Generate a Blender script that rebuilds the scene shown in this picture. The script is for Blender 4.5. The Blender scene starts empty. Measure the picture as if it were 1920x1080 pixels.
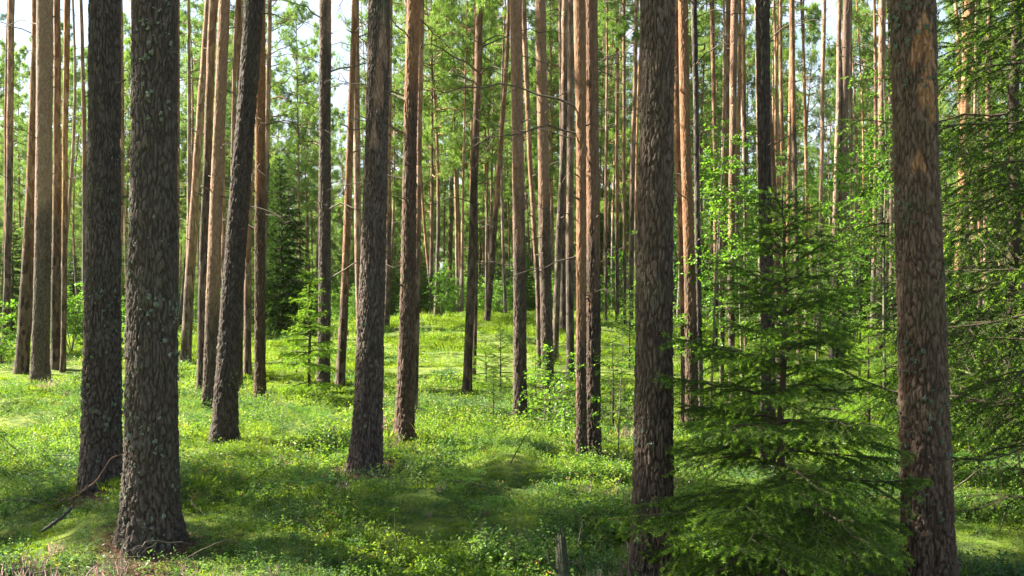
import bpy, math, random
import numpy as np
from mathutils import Vector, Matrix, Quaternion

random.seed(11)
R0 = np.random.default_rng(11)
FOC, CX, HY, CAMZ = 1700.0, 960.0, 540.0, 1.62       # photo focal length in px, centre, eye height
scene = bpy.context.scene
COL = scene.collection
SUN_AZ = Vector((-0.972, 0.235, 0)).normalized()
HAZE = .00012
SUN_EL = math.radians(39)

# ------------------------------------------------------------------ numbers
def hash2(ix, iy, seed=0):
    h = (ix.astype(np.int64) * 374761393 + iy.astype(np.int64) * 668265263 + seed * 1442695041) & 0xffffffff
    h = ((h ^ (h >> 13)) * 1274126177) & 0xffffffff
    return ((h ^ (h >> 16)) & 0xffffff) / float(0xffffff)

def vnoise(x, y, seed=0):
    x = np.asarray(x, float); y = np.asarray(y, float)
    ix = np.floor(x); iy = np.floor(y); fx = x - ix; fy = y - iy
    fx = fx * fx * (3 - 2 * fx); fy = fy * fy * (3 - 2 * fy)
    a = hash2(ix, iy, seed); b = hash2(ix + 1, iy, seed); c = hash2(ix, iy + 1, seed); d = hash2(ix + 1, iy + 1, seed)
    return (a * (1 - fx) + b * fx) * (1 - fy) + (c * (1 - fx) + d * fx) * fy

def fbm(x, y, seed=0, n=4):
    s = 0; a = .5
    for k in range(n):
        s = s + a * vnoise(x * 2 ** k, y * 2 ** k, seed + k * 17); a *= .5
    return s / (1 - .5 ** n)

def sstep(a, b, x):
    t = np.clip((x - a) / (b - a), 0, 1)
    return t * t * (3 - 2 * t)

MOUNDS = []
def H(x, y):
    x = np.asarray(x, float); y = np.asarray(y, float)
    h = .62 * sstep(13, 30, y) * np.exp(-((x - 1.5) / 9.5) ** 2) - 1.6 * sstep(33, 70, y)
    h = h + .22 * (fbm(x / 7, y / 7, 3, 2) - .5) * sstep(2, 9, y) + .27 * (fbm(x / 1.4, y / 1.4, 5, 2) - .5) + .17 * (fbm(x / .62, y / .62, 6, 2) - .5) * (1 - sstep(8, 24, y))
    h = h - .02
    for (mx, my, a, s) in MOUNDS:
        h = h + a * np.exp(-((x - mx) ** 2 + (y - my) ** 2) / (s * s))
    return h

def ray_ground(px, py):
    """where the sight line through a photo pixel meets the terrain"""
    dx, dz = (px - CX) / FOC, (HY - py) / FOC
    d = np.linspace(3, 90, 8000)
    g = CAMZ + dz * d - H(dx * d, d)
    i = np.argmax(g < 0)
    dd = d[i] if g.min() < 0 else 60.
    return dx * dd, dd, float(H(dx * dd, dd))

# ------------------------------------------------------------------ mesh building
class Geo:
    def __init__(s):
        s.v = []; s.t = []; s.q = []; s.tm = []; s.qm = []; s.n = 0; s.at = {}
    def add(s, v, t=None, q=None, mi=0):
        v = np.asarray(v, np.float32).reshape(-1, 3)
        s.v.append(v)
        if t is not None and len(t): t = np.asarray(t, np.int64) + s.n; s.t.append(t); s.tm.append(np.full(len(t), mi))
        if q is not None and len(q): q = np.asarray(q, np.int64) + s.n; s.q.append(q); s.qm.append(np.full(len(q), mi))
        s.n += len(v)
    def mesh(s, name, mats, smooth=True, attrs=None):
        me = bpy.data.meshes.new(name)
        V = np.concatenate(s.v) if s.v else np.zeros((0, 3))
        T = np.concatenate(s.t) if s.t else np.zeros((0, 3), int)
        Q = np.concatenate(s.q) if s.q else np.zeros((0, 4), int)
        me.vertices.add(len(V)); me.vertices.foreach_set('co', V.astype(np.float32).ravel())
        me.loops.add(len(T) * 3 + len(Q) * 4)
        me.loops.foreach_set('vertex_index', np.concatenate([T.ravel(), Q.ravel()]).astype(np.int32))
        me.polygons.add(len(T) + len(Q))
        st = np.concatenate([np.arange(len(T)) * 3, len(T) * 3 + np.arange(len(Q)) * 4])
        me.polygons.foreach_set('loop_start', st.astype(np.int32))
        mi = np.concatenate((s.tm or [np.zeros(0)]) + (s.qm or [np.zeros(0)]))
        me.polygons.foreach_set('material_index', mi.astype(np.int32))
        me.polygons.foreach_set('use_smooth', np.full(len(T) + len(Q), smooth))
        me.update(calc_edges=True)
        for m in (mats if isinstance(mats, (list, tuple)) else [mats]): me.materials.append(m)
        for k, a in (attrs or {}).items():
            at = me.attributes.new(k, 'FLOAT', 'POINT'); at.data.foreach_set('value', np.asarray(a, np.float32))
        return me

def norm(a):
    return a / np.maximum(np.linalg.norm(a, axis=-1, keepdims=True), 1e-9)

def tubes(g, P, R, k=4, mi=0, cap=False):
    """P (B,N,3) centre lines, R (B,N) radii: B tubes of k sides"""
    P = np.asarray(P, float); R = np.asarray(R, float)
    B, N, _ = P.shape
    T = norm(np.gradient(P, axis=1))
    ref = np.where(np.abs(T[:, :1, 2:3]) > .8, np.array([[[1., .13, 0]]]), np.array([[[0, 0, 1.]]]))
    U = norm(np.cross(T, np.broadcast_to(ref, T.shape))); W = np.cross(T, U)
    a = np.arange(k) / k * 2 * np.pi
    V = P[:, :, None] + R[:, :, None, None] * (np.cos(a)[None, None, :, None] * U[:, :, None] + np.sin(a)[None, None, :, None] * W[:, :, None])
    b, n, j = np.meshgrid(np.arange(B), np.arange(N - 1), np.arange(k), indexing='ij')
    j2 = (j + 1) % k
    idx = lambda n, j: b * N * k + n * k + j
    Q = np.stack([idx(n, j), idx(n, j2), idx(n + 1, j2), idx(n + 1, j)], -1).reshape(-1, 4)
    g.add(V, q=Q, mi=mi)

def curve_pts(S, D, L, n, sag, wig=0, rng=None):
    """batch curved shoots: start S, direction D, length L, sag (+ droops, - lifts, quadratic, m per m^2 of length scaled)"""
    t = np.linspace(0, 1, n)[None, :, None]
    P = S[:, None] + D[:, None] * L[:, None, None] * t
    P = P + np.array([0, 0, -1.]) * (sag * L)[:, None, None] * t ** 2
    if wig and rng is not None:
        w = rng.normal(0, 1, (len(S), n, 3)) * wig * L[:, None, None]; w[:, 0] = 0
        P = P + w
    return P

def at_t(P, b, t):
    n = P.shape[1] - 1
    f = np.clip(t * n, 0, n - 1e-6); i = f.astype(int); w = (f - i)[:, None]
    a, c = P[b, i], P[b, i + 1]
    return a * (1 - w) + c * w, norm(c - a)

def perp(d, rng):
    r = rng.normal(0, 1, d.shape)
    return norm(r - (r * d).sum(-1, keepdims=True) * d)

def needles(g, p, d, l, w, rng, mi=0):
    s = perp(d, rng) * (w / 2)[:, None] if np.ndim(w) else perp(d, rng) * w / 2
    l = np.broadcast_to(l, (len(p),))[:, None]
    V = np.stack([p - s, p + s, p + d * l], 1)
    g.add(V, t=np.arange(len(p) * 3).reshape(-1, 3), mi=mi)

def leaves(g, p, d, nrm, l, w, mi=0, fold=.25):
    """leaf blades: six-point pointed ovals with a fold along the midrib"""
    s = norm(np.cross(d, nrm)); u = np.cross(s, d)
    l = np.broadcast_to(l, (len(p),))[:, None]; w = np.broadcast_to(w, (len(p),))[:, None]
    up = u * w * fold
    V = np.stack([p, p + d * l * .35 + s * w * .5 + up, p + d * l * .72 + s * w * .36 + up * .8, p + d * l - u * l * .12,
                  p + d * l * .72 - s * w * .36 + up * .8, p + d * l * .35 - s * w * .5 + up], 1)
    i = np.arange(len(p))[:, None] * 6
    Q = np.concatenate([i + np.array([[0, 1, 2, 3]]), i + np.array([[0, 3, 4, 5]])])
    g.add(V, q=Q, mi=mi)

def fastleaf(g, p, d, nrm, l, w, mi=0):
    s = norm(np.cross(d, nrm)); l = np.broadcast_to(l, (len(p),))[:, None]; w = np.broadcast_to(w, (len(p),))[:, None]
    V = np.stack([p, p + d * l * .5 + s * w * .5, p + d * l, p + d * l * .5 - s * w * .5], 1)
    g.add(V, q=np.arange(len(p) * 4).reshape(-1, 4), mi=mi)

# ------------------------------------------------------------------ materials
def newmat(name):
    m = bpy.data.materials.new(name); m.use_nodes = True
    nt = m.node_tree; nt.nodes.clear()
    return m, nt.nodes, nt.links

def ramp(N, stops, interp='LINEAR'):
    r = N.new('ShaderNodeValToRGB'); cr = r.color_ramp; cr.interpolation = interp
    while len(cr.elements) < len(stops): cr.elements.new(.5)
    for e, (p, c) in zip(cr.elements, stops): e.position = p; e.color = (*c, 1)
    return r

def mixc(N, L, fac, a, b, mode='MIX'):
    m = N.new('ShaderNodeMix'); m.data_type = 'RGBA'; m.blend_type = mode
    for i, v in ((0, fac), (6, a), (7, b)):
        if hasattr(v, 'type'): L.new(v, m.inputs[i])
        elif i == 0: m.inputs[i].default_value = v
        else: m.inputs[i].default_value = (*v, 1)
    return m.outputs[2]

def math_(N, L, op, a, b=None, c=None):
    m = N.new('ShaderNodeMath'); m.operation = op
    for i, v in enumerate((a, b, c)):
        if v is None: continue
        if hasattr(v, 'type'): L.new(v, m.inputs[i])
        else: m.inputs[i].default_value = v
    return m.outputs[0]

def noise(N, L, vec, scale, detail=3, rough=.55):
    n = N.new('ShaderNodeTexNoise'); n.inputs['Scale'].default_value = scale; n.inputs['Detail'].default_value = detail
    n.inputs['Roughness'].default_value = rough
    L.new(vec, n.inputs['Vector']); return n.outputs['Fac']

def leafmat(name, stops, trans=.45, tcol=1.0, ttint=(1, 1, 1), rough=.45, spec=.35, patch=None, pscale=.35, island=.5):
    """stops: colours picked per leaf and per plant; patch: second set of colours mixed in by drifting patches"""
    m, N, L = newmat(name)
    oi = N.new('ShaderNodeObjectInfo'); geo = N.new('ShaderNodeNewGeometry')
    r = math_(N, L, 'MULTIPLY', oi.outputs['Random'], 1 - island)
    r = math_(N, L, 'MULTIPLY_ADD', geo.outputs['Random Per Island'], island, r)
    c = ramp(N, stops); L.new(r, c.inputs[0]); col = c.outputs[0]
    if patch:
        c2 = ramp(N, patch); L.new(r, c2.inputs[0])
        n = noise(N, L, geo.outputs['Position'], pscale, 3)
        f = N.new('ShaderNodeMapRange'); f.inputs[1].default_value = .44; f.inputs[2].default_value = .58; L.new(n, f.inputs[0])
        col = mixc(N, L, f.outputs[0], col, c2.outputs[0])
    bs = N.new('ShaderNodeBsdfPrincipled'); bs.inputs['Roughness'].default_value = rough
    bs.inputs['Specular IOR Level'].default_value = spec
    L.new(col, bs.inputs['Base Color'])
    tr = N.new('ShaderNodeBsdfTranslucent')
    tc = mixc(N, L, 1.0, col, tuple(tcol * x for x in ttint), 'MULTIPLY')
    L.new(tc, tr.inputs['Color'])
    mx = N.new('ShaderNodeMixShader'); mx.inputs[0].default_value = trans
    L.new(bs.outputs[0], mx.inputs[1]); L.new(tr.outputs[0], mx.inputs[2])
    o = N.new('ShaderNodeOutputMaterial'); L.new(mx.outputs[0], o.inputs[0])
    return m

def barkmat(name, low=((.018, .011, .008), (.074, .048, .034), (.17, .122, .09)), cell=26, bump=.6, near=False):
    m, N, L = newmat(name)
    tc = N.new('ShaderNodeTexCoord'); mp = N.new('ShaderNodeMapping'); mp.inputs['Scale'].default_value = (1, 1, .3)
    L.new(tc.outputs['Object'], mp.inputs[0])
    up = N.new('ShaderNodeAttribute'); up.attribute_name = 'up'
    tone = N.new('ShaderNodeAttribute'); tone.attribute_name = 'tone'
    n1 = noise(N, L, mp.outputs[0], 5, 4); n2 = noise(N, L, mp.outputs[0], 55, 6, .72); n3 = noise(N, L, tc.outputs['Object'], 2.2, 3)
    vo = N.new('ShaderNodeTexVoronoi'); vo.feature = 'DISTANCE_TO_EDGE'; vo.inputs['Scale'].default_value = cell
    dv = N.new('ShaderNodeVectorMath'); dv.operation = 'ADD'
    sc = N.new('ShaderNodeVectorMath'); sc.operation = 'SCALE'; sc.inputs[3].default_value = .06
    nc = N.new('ShaderNodeTexNoise'); nc.inputs['Scale'].default_value = 9; nc.inputs['Detail'].default_value = 3; L.new(mp.outputs[0], nc.inputs['Vector'])
    L.new(nc.outputs['Color'], sc.inputs[0]); L.new(mp.outputs[0], dv.inputs[0]); L.new(sc.outputs[0], dv.inputs[1]); L.new(dv.outputs[0], vo.inputs['Vector'])
    vc = N.new('ShaderNodeTexVoronoi'); vc.inputs['Scale'].default_value = cell; L.new(dv.outputs[0], vc.inputs['Vector'])
    sepc = N.new('ShaderNodeSeparateColor'); L.new(vc.outputs['Color'], sepc.inputs[0])
    t = math_(N, L, 'MULTIPLY', n2, .55)
    t = math_(N, L, 'MULTIPLY_ADD', tone.outputs['Fac'] if near else sepc.outputs[0], .45, t)
    lo = ramp(N, [(.2, low[0]), (.45, low[1]), (.75, low[2])]); L.new(t, lo.inputs[0])
    hi = ramp(N, [(.15, (.09, .045, .026)), (.5, (.24, .128, .07)), (.85, (.42, .28, .18))]); L.new(t, hi.inputs[0])
    oi = N.new('ShaderNodeObjectInfo')
    f = math_(N, L, 'MULTIPLY_ADD', n1, 1.5, -.75); f = math_(N, L, 'ADD', f, up.outputs['Fac'])
    fr = N.new('ShaderNodeMapRange'); fr.inputs[1].default_value = .3; fr.inputs[2].default_value = .7; L.new(f, fr.inputs[0])
    col = mixc(N, L, fr.outputs[0], lo.outputs[0], hi.outputs[0])
    # greenish algae and pale grey lichen films in patches on the lower bark
    al = N.new('ShaderNodeMapRange'); al.inputs[1].default_value = .54; al.inputs[2].default_value = .72; L.new(n3, al.inputs[0])
    inv = math_(N, L, 'SUBTRACT', 1, fr.outputs[0]); alf = math_(N, L, 'MULTIPLY', al.outputs[0], inv); alf = math_(N, L, 'MULTIPLY', alf, .3)
    col = mixc(N, L, alf, col, (.1, .125, .06))
    # fissure relief for the bump; near trunks' dark groove tone includes painted cavity shade
    cr = N.new('ShaderNodeMapRange'); cr.inputs[1].default_value = 0; cr.inputs[2].default_value = .09; L.new(vo.outputs['Distance'], cr.inputs[0])
    hsv = N.new('ShaderNodeHueSaturation'); L.new(col, hsv.inputs['Color'])
    vv = math_(N, L, 'MULTIPLY_ADD', oi.outputs['Random'], .6, .66); L.new(vv, hsv.inputs['Value']); r7 = math_(N, L, 'FRACT', math_(N, L, 'MULTIPLY', oi.outputs['Random'], 7.3)); L.new(math_(N, L, 'MULTIPLY_ADD', r7, .4, .72), hsv.inputs['Saturation'])
    col = hsv.outputs[0]
    bs = N.new('ShaderNodeBsdfPrincipled'); bs.inputs['Roughness'].default_value = .85; bs.inputs['Specular IOR Level'].default_value = .25
    L.new(col, bs.inputs['Base Color'])
    hgt = math_(N, L, 'MULTIPLY_ADD', cr.outputs[0], .35 if near else .9, math_(N, L, 'MULTIPLY', n2, .7))
    bp = N.new('ShaderNodeBump'); bp.inputs['Strength'].default_value = bump; bp.inputs['Distance'].default_value = .012
    L.new(hgt, bp.inputs['Height']); L.new(bp.outputs[0], bs.inputs['Normal'])
    o = N.new('ShaderNodeOutputMaterial'); L.new(bs.outputs[0], o.inputs[0])
    return m

def plainmat(name, a, b, scale=20, rough=.8, bump=.3):
    m, N, L = newmat(name)
    tc = N.new('ShaderNodeTexCoord'); n = noise(N, L, tc.outputs['Object'], scale, 5, .65)
    r = ramp(N, [(.3, a), (.7, b)]); L.new(n, r.inputs[0])
    bs = N.new('ShaderNodeBsdfPrincipled'); bs.inputs['Roughness'].default_value = rough; bs.inputs['Specular IOR Level'].default_value = .25
    L.new(r.outputs[0], bs.inputs['Base Color'])
    bp = N.new('ShaderNodeBump'); bp.inputs['Strength'].default_value = bump; bp.inputs['Distance'].default_value = .01
    L.new(n, bp.inputs['Height']); L.new(bp.outputs[0], bs.inputs['Normal'])
    o = N.new('ShaderNodeOutputMaterial'); L.new(bs.outputs[0], o.inputs[0]); return m

M_bark_near = barkmat('pine_bark_plates', cell=30, bump=.7, near=True)
M_bark = barkmat('pine_bark', cell=22, bump=.9)
M_barkfar = barkmat('slender_pine_bark', low=((.04, .03, .023), (.1, .074, .056), (.19, .145, .112)), cell=12, bump=.6)
M_spbark = plainmat('spruce_bark', (.035, .024, .016), (.085, .06, .042), 40)
M_twig = plainmat('dead_twig', (.05, .038, .028), (.14, .11, .085), 30)
M_twiggreen = plainmat('sapling_bark', (.08, .075, .045), (.19, .17, .11), 30)
M_snag = plainmat('weathered_wood', (.02, .025, .014), (.09, .09, .06), 26, bump=.8)
M_pine = leafmat('pine_needles', [(0, (.08, .15, .04)), (.5, (.15, .25, .055)), (1, (.25, .36, .08))], trans=.5, tcol=1.3, ttint=(1.08, 1.1, .6), rough=.5)
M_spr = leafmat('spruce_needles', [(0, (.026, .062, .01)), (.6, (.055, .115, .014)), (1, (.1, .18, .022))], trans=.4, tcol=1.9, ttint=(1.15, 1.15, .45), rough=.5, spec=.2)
M_sprbright = leafmat('sun_tinted_young_spruce_needles', [(0, (.1, .19, .018)), (.6, (.17, .3, .03)), (1, (.27, .4, .045))], trans=.5, tcol=1.5, ttint=(1.15, 1.12, .45), rough=.45)  # lit copy of the spruce green: sunlight brightness put into the colour
M_sprdark = leafmat('shade_tinted_spruce_needles', [(0, (.016, .04, .007)), (1, (.042, .088, .012))], trans=.3, tcol=1.6, ttint=(1.1, 1.1, .4), rough=.6, spec=.12)  # spruce green darkened so the colour itself carries the shade
M_sprtip = leafmat('spruce_young_needles', [(0, (.09, .18, .018)), (.6, (.16, .29, .026)), (1, (.25, .39, .04))], trans=.5, tcol=1.6, ttint=(1.15, 1.12, .45), rough=.4)
M_leaf = leafmat('broad_leaves', [(0, (.04, .095, .012)), (.5, (.075, .165, .018)), (1, (.14, .25, .028))], trans=.5, tcol=1.9, ttint=(1.1, 1.15, .5), rough=.4, spec=.4)
M_fern = leafmat('fern_fronds', [(0, (.05, .15, .02)), (.6, (.1, .24, .03)), (1, (.2, .32, .05))], trans=.5, tcol=1.6, ttint=(1.1, 1.1, .5))
M_bil = leafmat('bilberry_leaves', [(0, (.03, .09, .016)), (.3, (.075, .165, .02)), (.55, (.145, .25, .026)), (.84, (.25, .36, .04)), (.93, (.3, .3, .05)), (.97, (.4, .14, .05)), (1, (.48, .22, .1))],
                trans=.4, tcol=1.75, ttint=(1.2, 1.1, .4), rough=.5, spec=.3, island=.3,
                patch=[(0, (.03, .085, .035)), (.5, (.07, .16, .05)), (.86, (.14, .26, .065)), (.94, (.32, .14, .06)), (1, (.42, .24, .1))], pscale=.55)
M_grass = leafmat('grass_blades', [(0, (.1, .2, .025)), (.5, (.19, .3, .04)), (.8, (.3, .36, .08)), (1, (.45, .4, .2))], trans=.5, tcol=1.5, ttint=(1.1, 1.1, .5))
M_heath = leafmat('heather_spikes', [(0, (.12, .12, .05)), (.5, (.35, .2, .22)), (1, (.55, .33, .36))], trans=.3, tcol=1.2)
M_moss = leafmat('moss_sprigs', [(0, (.08, .14, .02)), (.6, (.17, .26, .03)), (1, (.27, .36, .05))], trans=.4, tcol=1.4, ttint=(1.15, 1.1, .5), rough=.8, spec=.1)
M_needlelitter = leafmat('fallen_litter', [(0, (.08, .04, .02)), (.6, (.19, .1, .055)), (1, (.36, .24, .15))], trans=.2, tcol=1)
M_lich = leafmat('lichen_lobes', [(0, (.07, .085, .055)), (.5, (.14, .17, .12)), (1, (.24, .27, .2))], trans=.1, rough=.9, spec=.1)

# ------------------------------------------------------------------ scene objects
def obj(name, me, parent=None, loc=None, rot=None, scl=None):
    o = bpy.data.objects.new(name, me); COL.objects.link(o)
    if parent: o.parent = parent
    if loc is not None: o.location = loc
    if rot is not None:
        if isinstance(rot, Quaternion): o.rotation_mode = 'QUATERNION'; o.rotation_quaternion = rot
        else: o.rotation_euler = rot
    if scl is not None: o.scale = (scl,) * 3 if np.isscalar(scl) else scl
    return o

def tag(o, label, cat, group=None):
    o['label'] = label; o['category'] = cat
    if group: o['group'] = group
    return o

def thing(name, label, cat, loc, rotz=0, group=None, scl=1):
    o = obj(name, None, loc=loc, rot=(0, 0, rotz), scl=scl); o.empty_display_size = .3
    return tag(o, label, cat, group)

def copy_thing(src, loc, rotz, scl, label, group=None):
    r = src.copy(); COL.objects.link(r); r.location = loc; r.rotation_euler = (0, 0, rotz); r.scale = (scl,) * 3
    r['label'] = label
    if group: r['group'] = group
    for ch in src.children:
        c = ch.copy(); COL.objects.link(c); c.parent = r
    return r

# ------------------------------------------------------------------ pines
def trunk_mesh(name, P, Rr, mat, zup, k=24, dz=.12, hero=False, seed=0, ztop_detail=5.2, flare=.34, fine=.016, scars=()):
    """P: (n,3) centre line in local coordinates, Rr: radii at those points; bark relief is real on near trunks"""
    rng = np.random.default_rng(seed)
    zc = P[:, 2]; ztop = zc[-1]
    step = fine if hero else dz
    zs = np.concatenate([np.arange(-.25, min(ztop_detail, ztop), step), np.arange(min(ztop_detail, ztop), ztop, .45), [ztop]])
    X = np.interp(zs, zc, P[:, 0]); Y = np.interp(zs, zc, P[:, 1]); Rz = np.interp(zs, zc, Rr)
    ker = np.ones(9) / 9
    if not hero:
        wob = (fbm(zs * .8, zs * 0 + seed, 31, 3) - .5) * Rz * .5; X = X + wob * sstep(.3, 2, zs)
    th = np.arange(k) / k * 2 * np.pi
    TH, Z = np.meshgrid(th, zs); RR = np.repeat(Rz[:, None], k, 1)
    big = (fbm(np.cos(TH) * 1.3 + 5 + seed, Z * 1.1 + np.sin(TH) * 1.3, seed + 3, 3) - .5)
    RR = RR * (1 + .13 * big)
    lobes = .5 + .5 * np.cos(TH * (3 + seed % 3) + seed) * .6 + .3 * np.cos(TH * 2 + seed * 2)
    RR = RR * (1 + flare * np.exp(-np.maximum(Z, 0) / .2) * (.3 + 1.1 * np.clip(lobes, 0, 1) ** 1.5))
    tone = np.full(TH.shape, .5)
    if hero:
        R1 = float(np.interp(1.0, zc, Rr))
        wu_ = fbm(np.cos(TH) * 2.2 + 9, np.sin(TH) * 2.2 + Z * 2.6, seed + 8, 4) - .5; wv_ = fbm(np.cos(TH) * 4 + 9, np.sin(TH) * 4 + Z * 6, seed + 9, 4) - .5
        def worley(cw, chh, sd, au, av):
            nu = max(5, int(round(2 * np.pi * R1 / cw))); u = TH / (2 * np.pi) * nu + wu_ * au; v = Z / chh + wv_ * av
            iu = np.floor(u); iv = np.floor(v); F1 = np.full(u.shape, 9.); F2 = F1.copy(); T1 = F1 * 0
            for a in (-1, 0, 1):
                for b in (-1, 0, 1):
                    ju, jv = (iu + a), iv + b; w_ = np.mod(ju, nu)
                    px = ju + .05 + .9 * hash2(w_, jv, sd); py = jv + .0 + 1. * hash2(w_, jv, sd + 50)
                    d = np.hypot(u - px, v - py); tt = hash2(w_, jv, sd + 90); c = d < F1
                    F2 = np.where(c, F1, np.minimum(F2, d)); T1 = np.where(c, tt, T1); F1 = np.where(c, d, F1)
            return F2 - F1, T1
        e, T1 = worley(.027, .085, seed, 3.0, 2.6); e2, T2 = worley(.014, .022, seed + 300, 3.0, 2.5)
        e3, T3 = worley(.055, .26, seed + 600, 2.2, 2.0); bw = np.exp(-np.maximum(Z, 0) / 1.6)
        gw = .16 + .45 * vnoise(TH * 3, Z * 6, seed + 11)
        plate = sstep(0, 1, e / gw); fl_ = sstep(.0, .3, e2)
        amp = .0085 * (1 - .6 * sstep(zup - 1.5, zup + 1, Z)) * (1 + .5 * np.exp(-np.maximum(Z, 0) / .5))
        fineN = fbm(TH * R1 * 90, Z * 34, seed + 4, 4) - .5
        RR = RR + amp * (plate * (.65 + .55 * T1 + .32 * fl_ * (.4 + T2)) - 1.2 + 1.1 * fineN) - .009 * bw * (1 - sstep(0, .22, e3)) + .004 * bw * T3
        tone = .42 * plate + .16 * T1 * plate + .25 * T2 * fl_ + .1 * T3  # grooves toned dark: fissure colour plus cavity shade painted in
    else:
        RR = RR * (1 + .07 * (fbm(TH * 4 * (k / 24), Z * 3, seed + 4, 3) - .5))
        tone = fbm(TH * 5, Z * 4, seed + 2, 2)
    V = np.stack([X[:, None] + RR * np.cos(TH), Y[:, None] + RR * np.sin(TH), Z], -1)
    n = len(zs); i, j = np.meshgrid(np.arange(n - 1), np.arange(k), indexing='ij'); j2 = (j + 1) % k
    Q = np.stack([i * k + j, i * k + j2, (i + 1) * k + j2, (i + 1) * k + j], -1).reshape(-1, 4)
    g = Geo(); g.add(V, q=Q)
    upv = sstep(zup - 2.2, zup + 2.2, Z + (fbm(TH * 2, Z, seed, 2) - .5))
    for (sa, sz, wa, wz) in scars:          # places where the grey bark has flaked off down to the orange layer
        da = np.abs((TH - sa + np.pi) % (2 * np.pi) - np.pi); upv = np.maximum(upv, 1.5 * np.exp(-(da / wa) ** 2 - ((Z - sz + .25 * da) / wz) ** 2) * (.5 + fbm(TH * 5, Z * 9, seed + 5, 3)))
    return g.mesh(name, mat, True, {'tone': tone.ravel(), 'up': upv.ravel()}), (zs, X, Y, Rz)

def pine_crown_mesh(name, seed, Hc, rmax, density=1., nw=.0115, tuft_n=17):
    """live crown, local z 0 at its lowest branch; limbs and needle tufts"""
    rng = np.random.default_rng(seed); g = Geo()
    nb = int(46 * density)
    z = np.sort(rng.uniform(0, 1, nb) ** .9) * Hc * .97
    t = z / Hc
    az = np.arange(nb) * 2.399 + rng.normal(0, .5, nb)
    prof = np.where(t < .3, .55 + 1.5 * t, 1.0 - .82 * ((t - .3) / .7) ** 1.25)
    L = rmax * prof * rng.uniform(.6, 1.15, nb)
    el = np.radians(-4 + 48 * t + rng.normal(0, 9, nb))
    D = np.stack([np.cos(az) * np.cos(el), np.sin(az) * np.cos(el), np.sin(el)], -1)
    S = np.stack([z * 0, z * 0, z], -1)
    P1 = curve_pts(S, D, L, 6, rng.uniform(-.2, .12, nb), .035, rng)
    tubes(g, P1, (.022 * (L / rmax) + .006)[:, None] * np.linspace(1, .3, 6)[None], 4, mi=1)
    # side shoots
    k = 9; b = np.repeat(np.arange(nb), k); tt = rng.uniform(.28, 1, nb * k)
    s, ax = at_t(P1, b, tt)
    side = norm(perp(ax, rng) * np.array([1, 1, .45])); d2 = norm(ax * .7 + side * .8 + np.array([0, 0, .22]))
    L2 = (L[b] * rng.uniform(.16, .36, len(b)) * (1.15 - .5 * tt))
    P2 = curve_pts(s, d2, L2, 4, np.full(len(b), -.12), .04, rng)
    tubes(g, P2, np.full((len(b), 1), .006) * np.linspace(1, .5, 4)[None], 3, mi=1)
    # tufts
    m = 7; b2 = np.repeat(np.arange(len(b)), m); t3 = np.tile(np.linspace(.35, 1, m), len(b)) + rng.normal(0, .05, len(b) * m)
    c, ax2 = at_t(P2, b2, np.clip(t3, 0, 1))
    off = perp(ax2, rng) * rng.uniform(0, .15, len(c))[:, None]; c = c + off
    c2 = np.concatenate([c, P1[:, -1], P1[:, -2]]); a2 = np.concatenate([norm(ax2 + .6 * norm(off + 1e-6)), norm(P1[:, -1] - P1[:, -2]), norm(P1[:, -1] - P1[:, -2])])
    q = np.repeat(np.arange(len(c2)), tuft_n)
    dn = norm(a2[q] * .55 + perp(a2[q], rng) * rng.uniform(.3, 1, len(q))[:, None] + np.array([0, 0, .18]))
    needles(g, c2[q] + rng.normal(0, .018, (len(q), 3)), dn, rng.uniform(.05, .1, len(q)), nw, rng, mi=0)
    # leader
    tubes(g, np.stack([np.zeros(4), np.zeros(4), np.linspace(Hc * .9, Hc, 4)], -1)[None], np.array([[.014, .011, .008, .004]]), 5, mi=1)
    return g.mesh(name, [M_pine, M_barkfar], False, {'up': np.ones(g.n), 'tone': np.full(g.n, .5)})

def dead_branch_mesh(name, seed, L=1.0, lift=.25):
    rng = np.random.default_rng(seed); g = Geo()
    n = 9; t = np.linspace(0, 1, n)
    P = np.stack([t * L, .07 * L * np.sin(t * 4 + seed) * t, L * (lift * t - .25 * t ** 2 + .03 * np.sin(t * 9 + seed))], -1)
    P[1:] += rng.normal(0, .012 * L, (n - 1, 3))
    tubes(g, P[None], (.011 * (.5 + .5 * L) * (1 - .8 * t))[None], 6)
    ns = rng.integers(2, 6); tt = rng.uniform(.35, .95, ns); s, ax = at_t(P[None], np.zeros(ns, int), tt)
    P2 = curve_pts(s, norm(ax + .9 * perp(ax, rng)), L * rng.uniform(.12, .4, ns), 5, rng.uniform(-.2, .2, ns), .04, rng)
    tubes(g, P2, np.full((ns, 1), .0045) * np.linspace(1, .3, 5)[None], 4)
    return g.mesh(name, M_twig, True)

def stub_mesh(name, seed):
    rng = np.random.default_rng(seed); g = Geo(); L = rng.uniform(.06, .16)
    t = np.linspace(0, 1, 5); P = np.stack([t * L, t * 0, t * L * .3], -1); P[1:] += rng.normal(0, .004, (4, 3))
    tubes(g, P[None], (.013 * (1 - .45 * t))[None], 6); return g.mesh(name, M_twig, True)

CROWNS = [pine_crown_mesh('pine_crown', 100 + i, Hc, r, dn) for i, (Hc, r, dn) in enumerate(
    [(7.2, 1.7, 1), (8.2, 1.55, 1.1), (6.2, 1.9, .9), (7.6, 1.35, .9), (9.0, 1.6, 1.15)])]
CROWN_H = [7.2, 8.2, 6.2, 7.6, 9.0]
DEAD = [dead_branch_mesh('dead_branch', 200 + i, L, lf) for i, (L, lf) in enumerate([(1.3, .1), (.9, .45), (.65, .5), (1.0, -.1), (.5, .3), (1.7, .35)])]
STUB = [stub_mesh('branch_stub', 230 + i) for i in range(3)]

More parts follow.
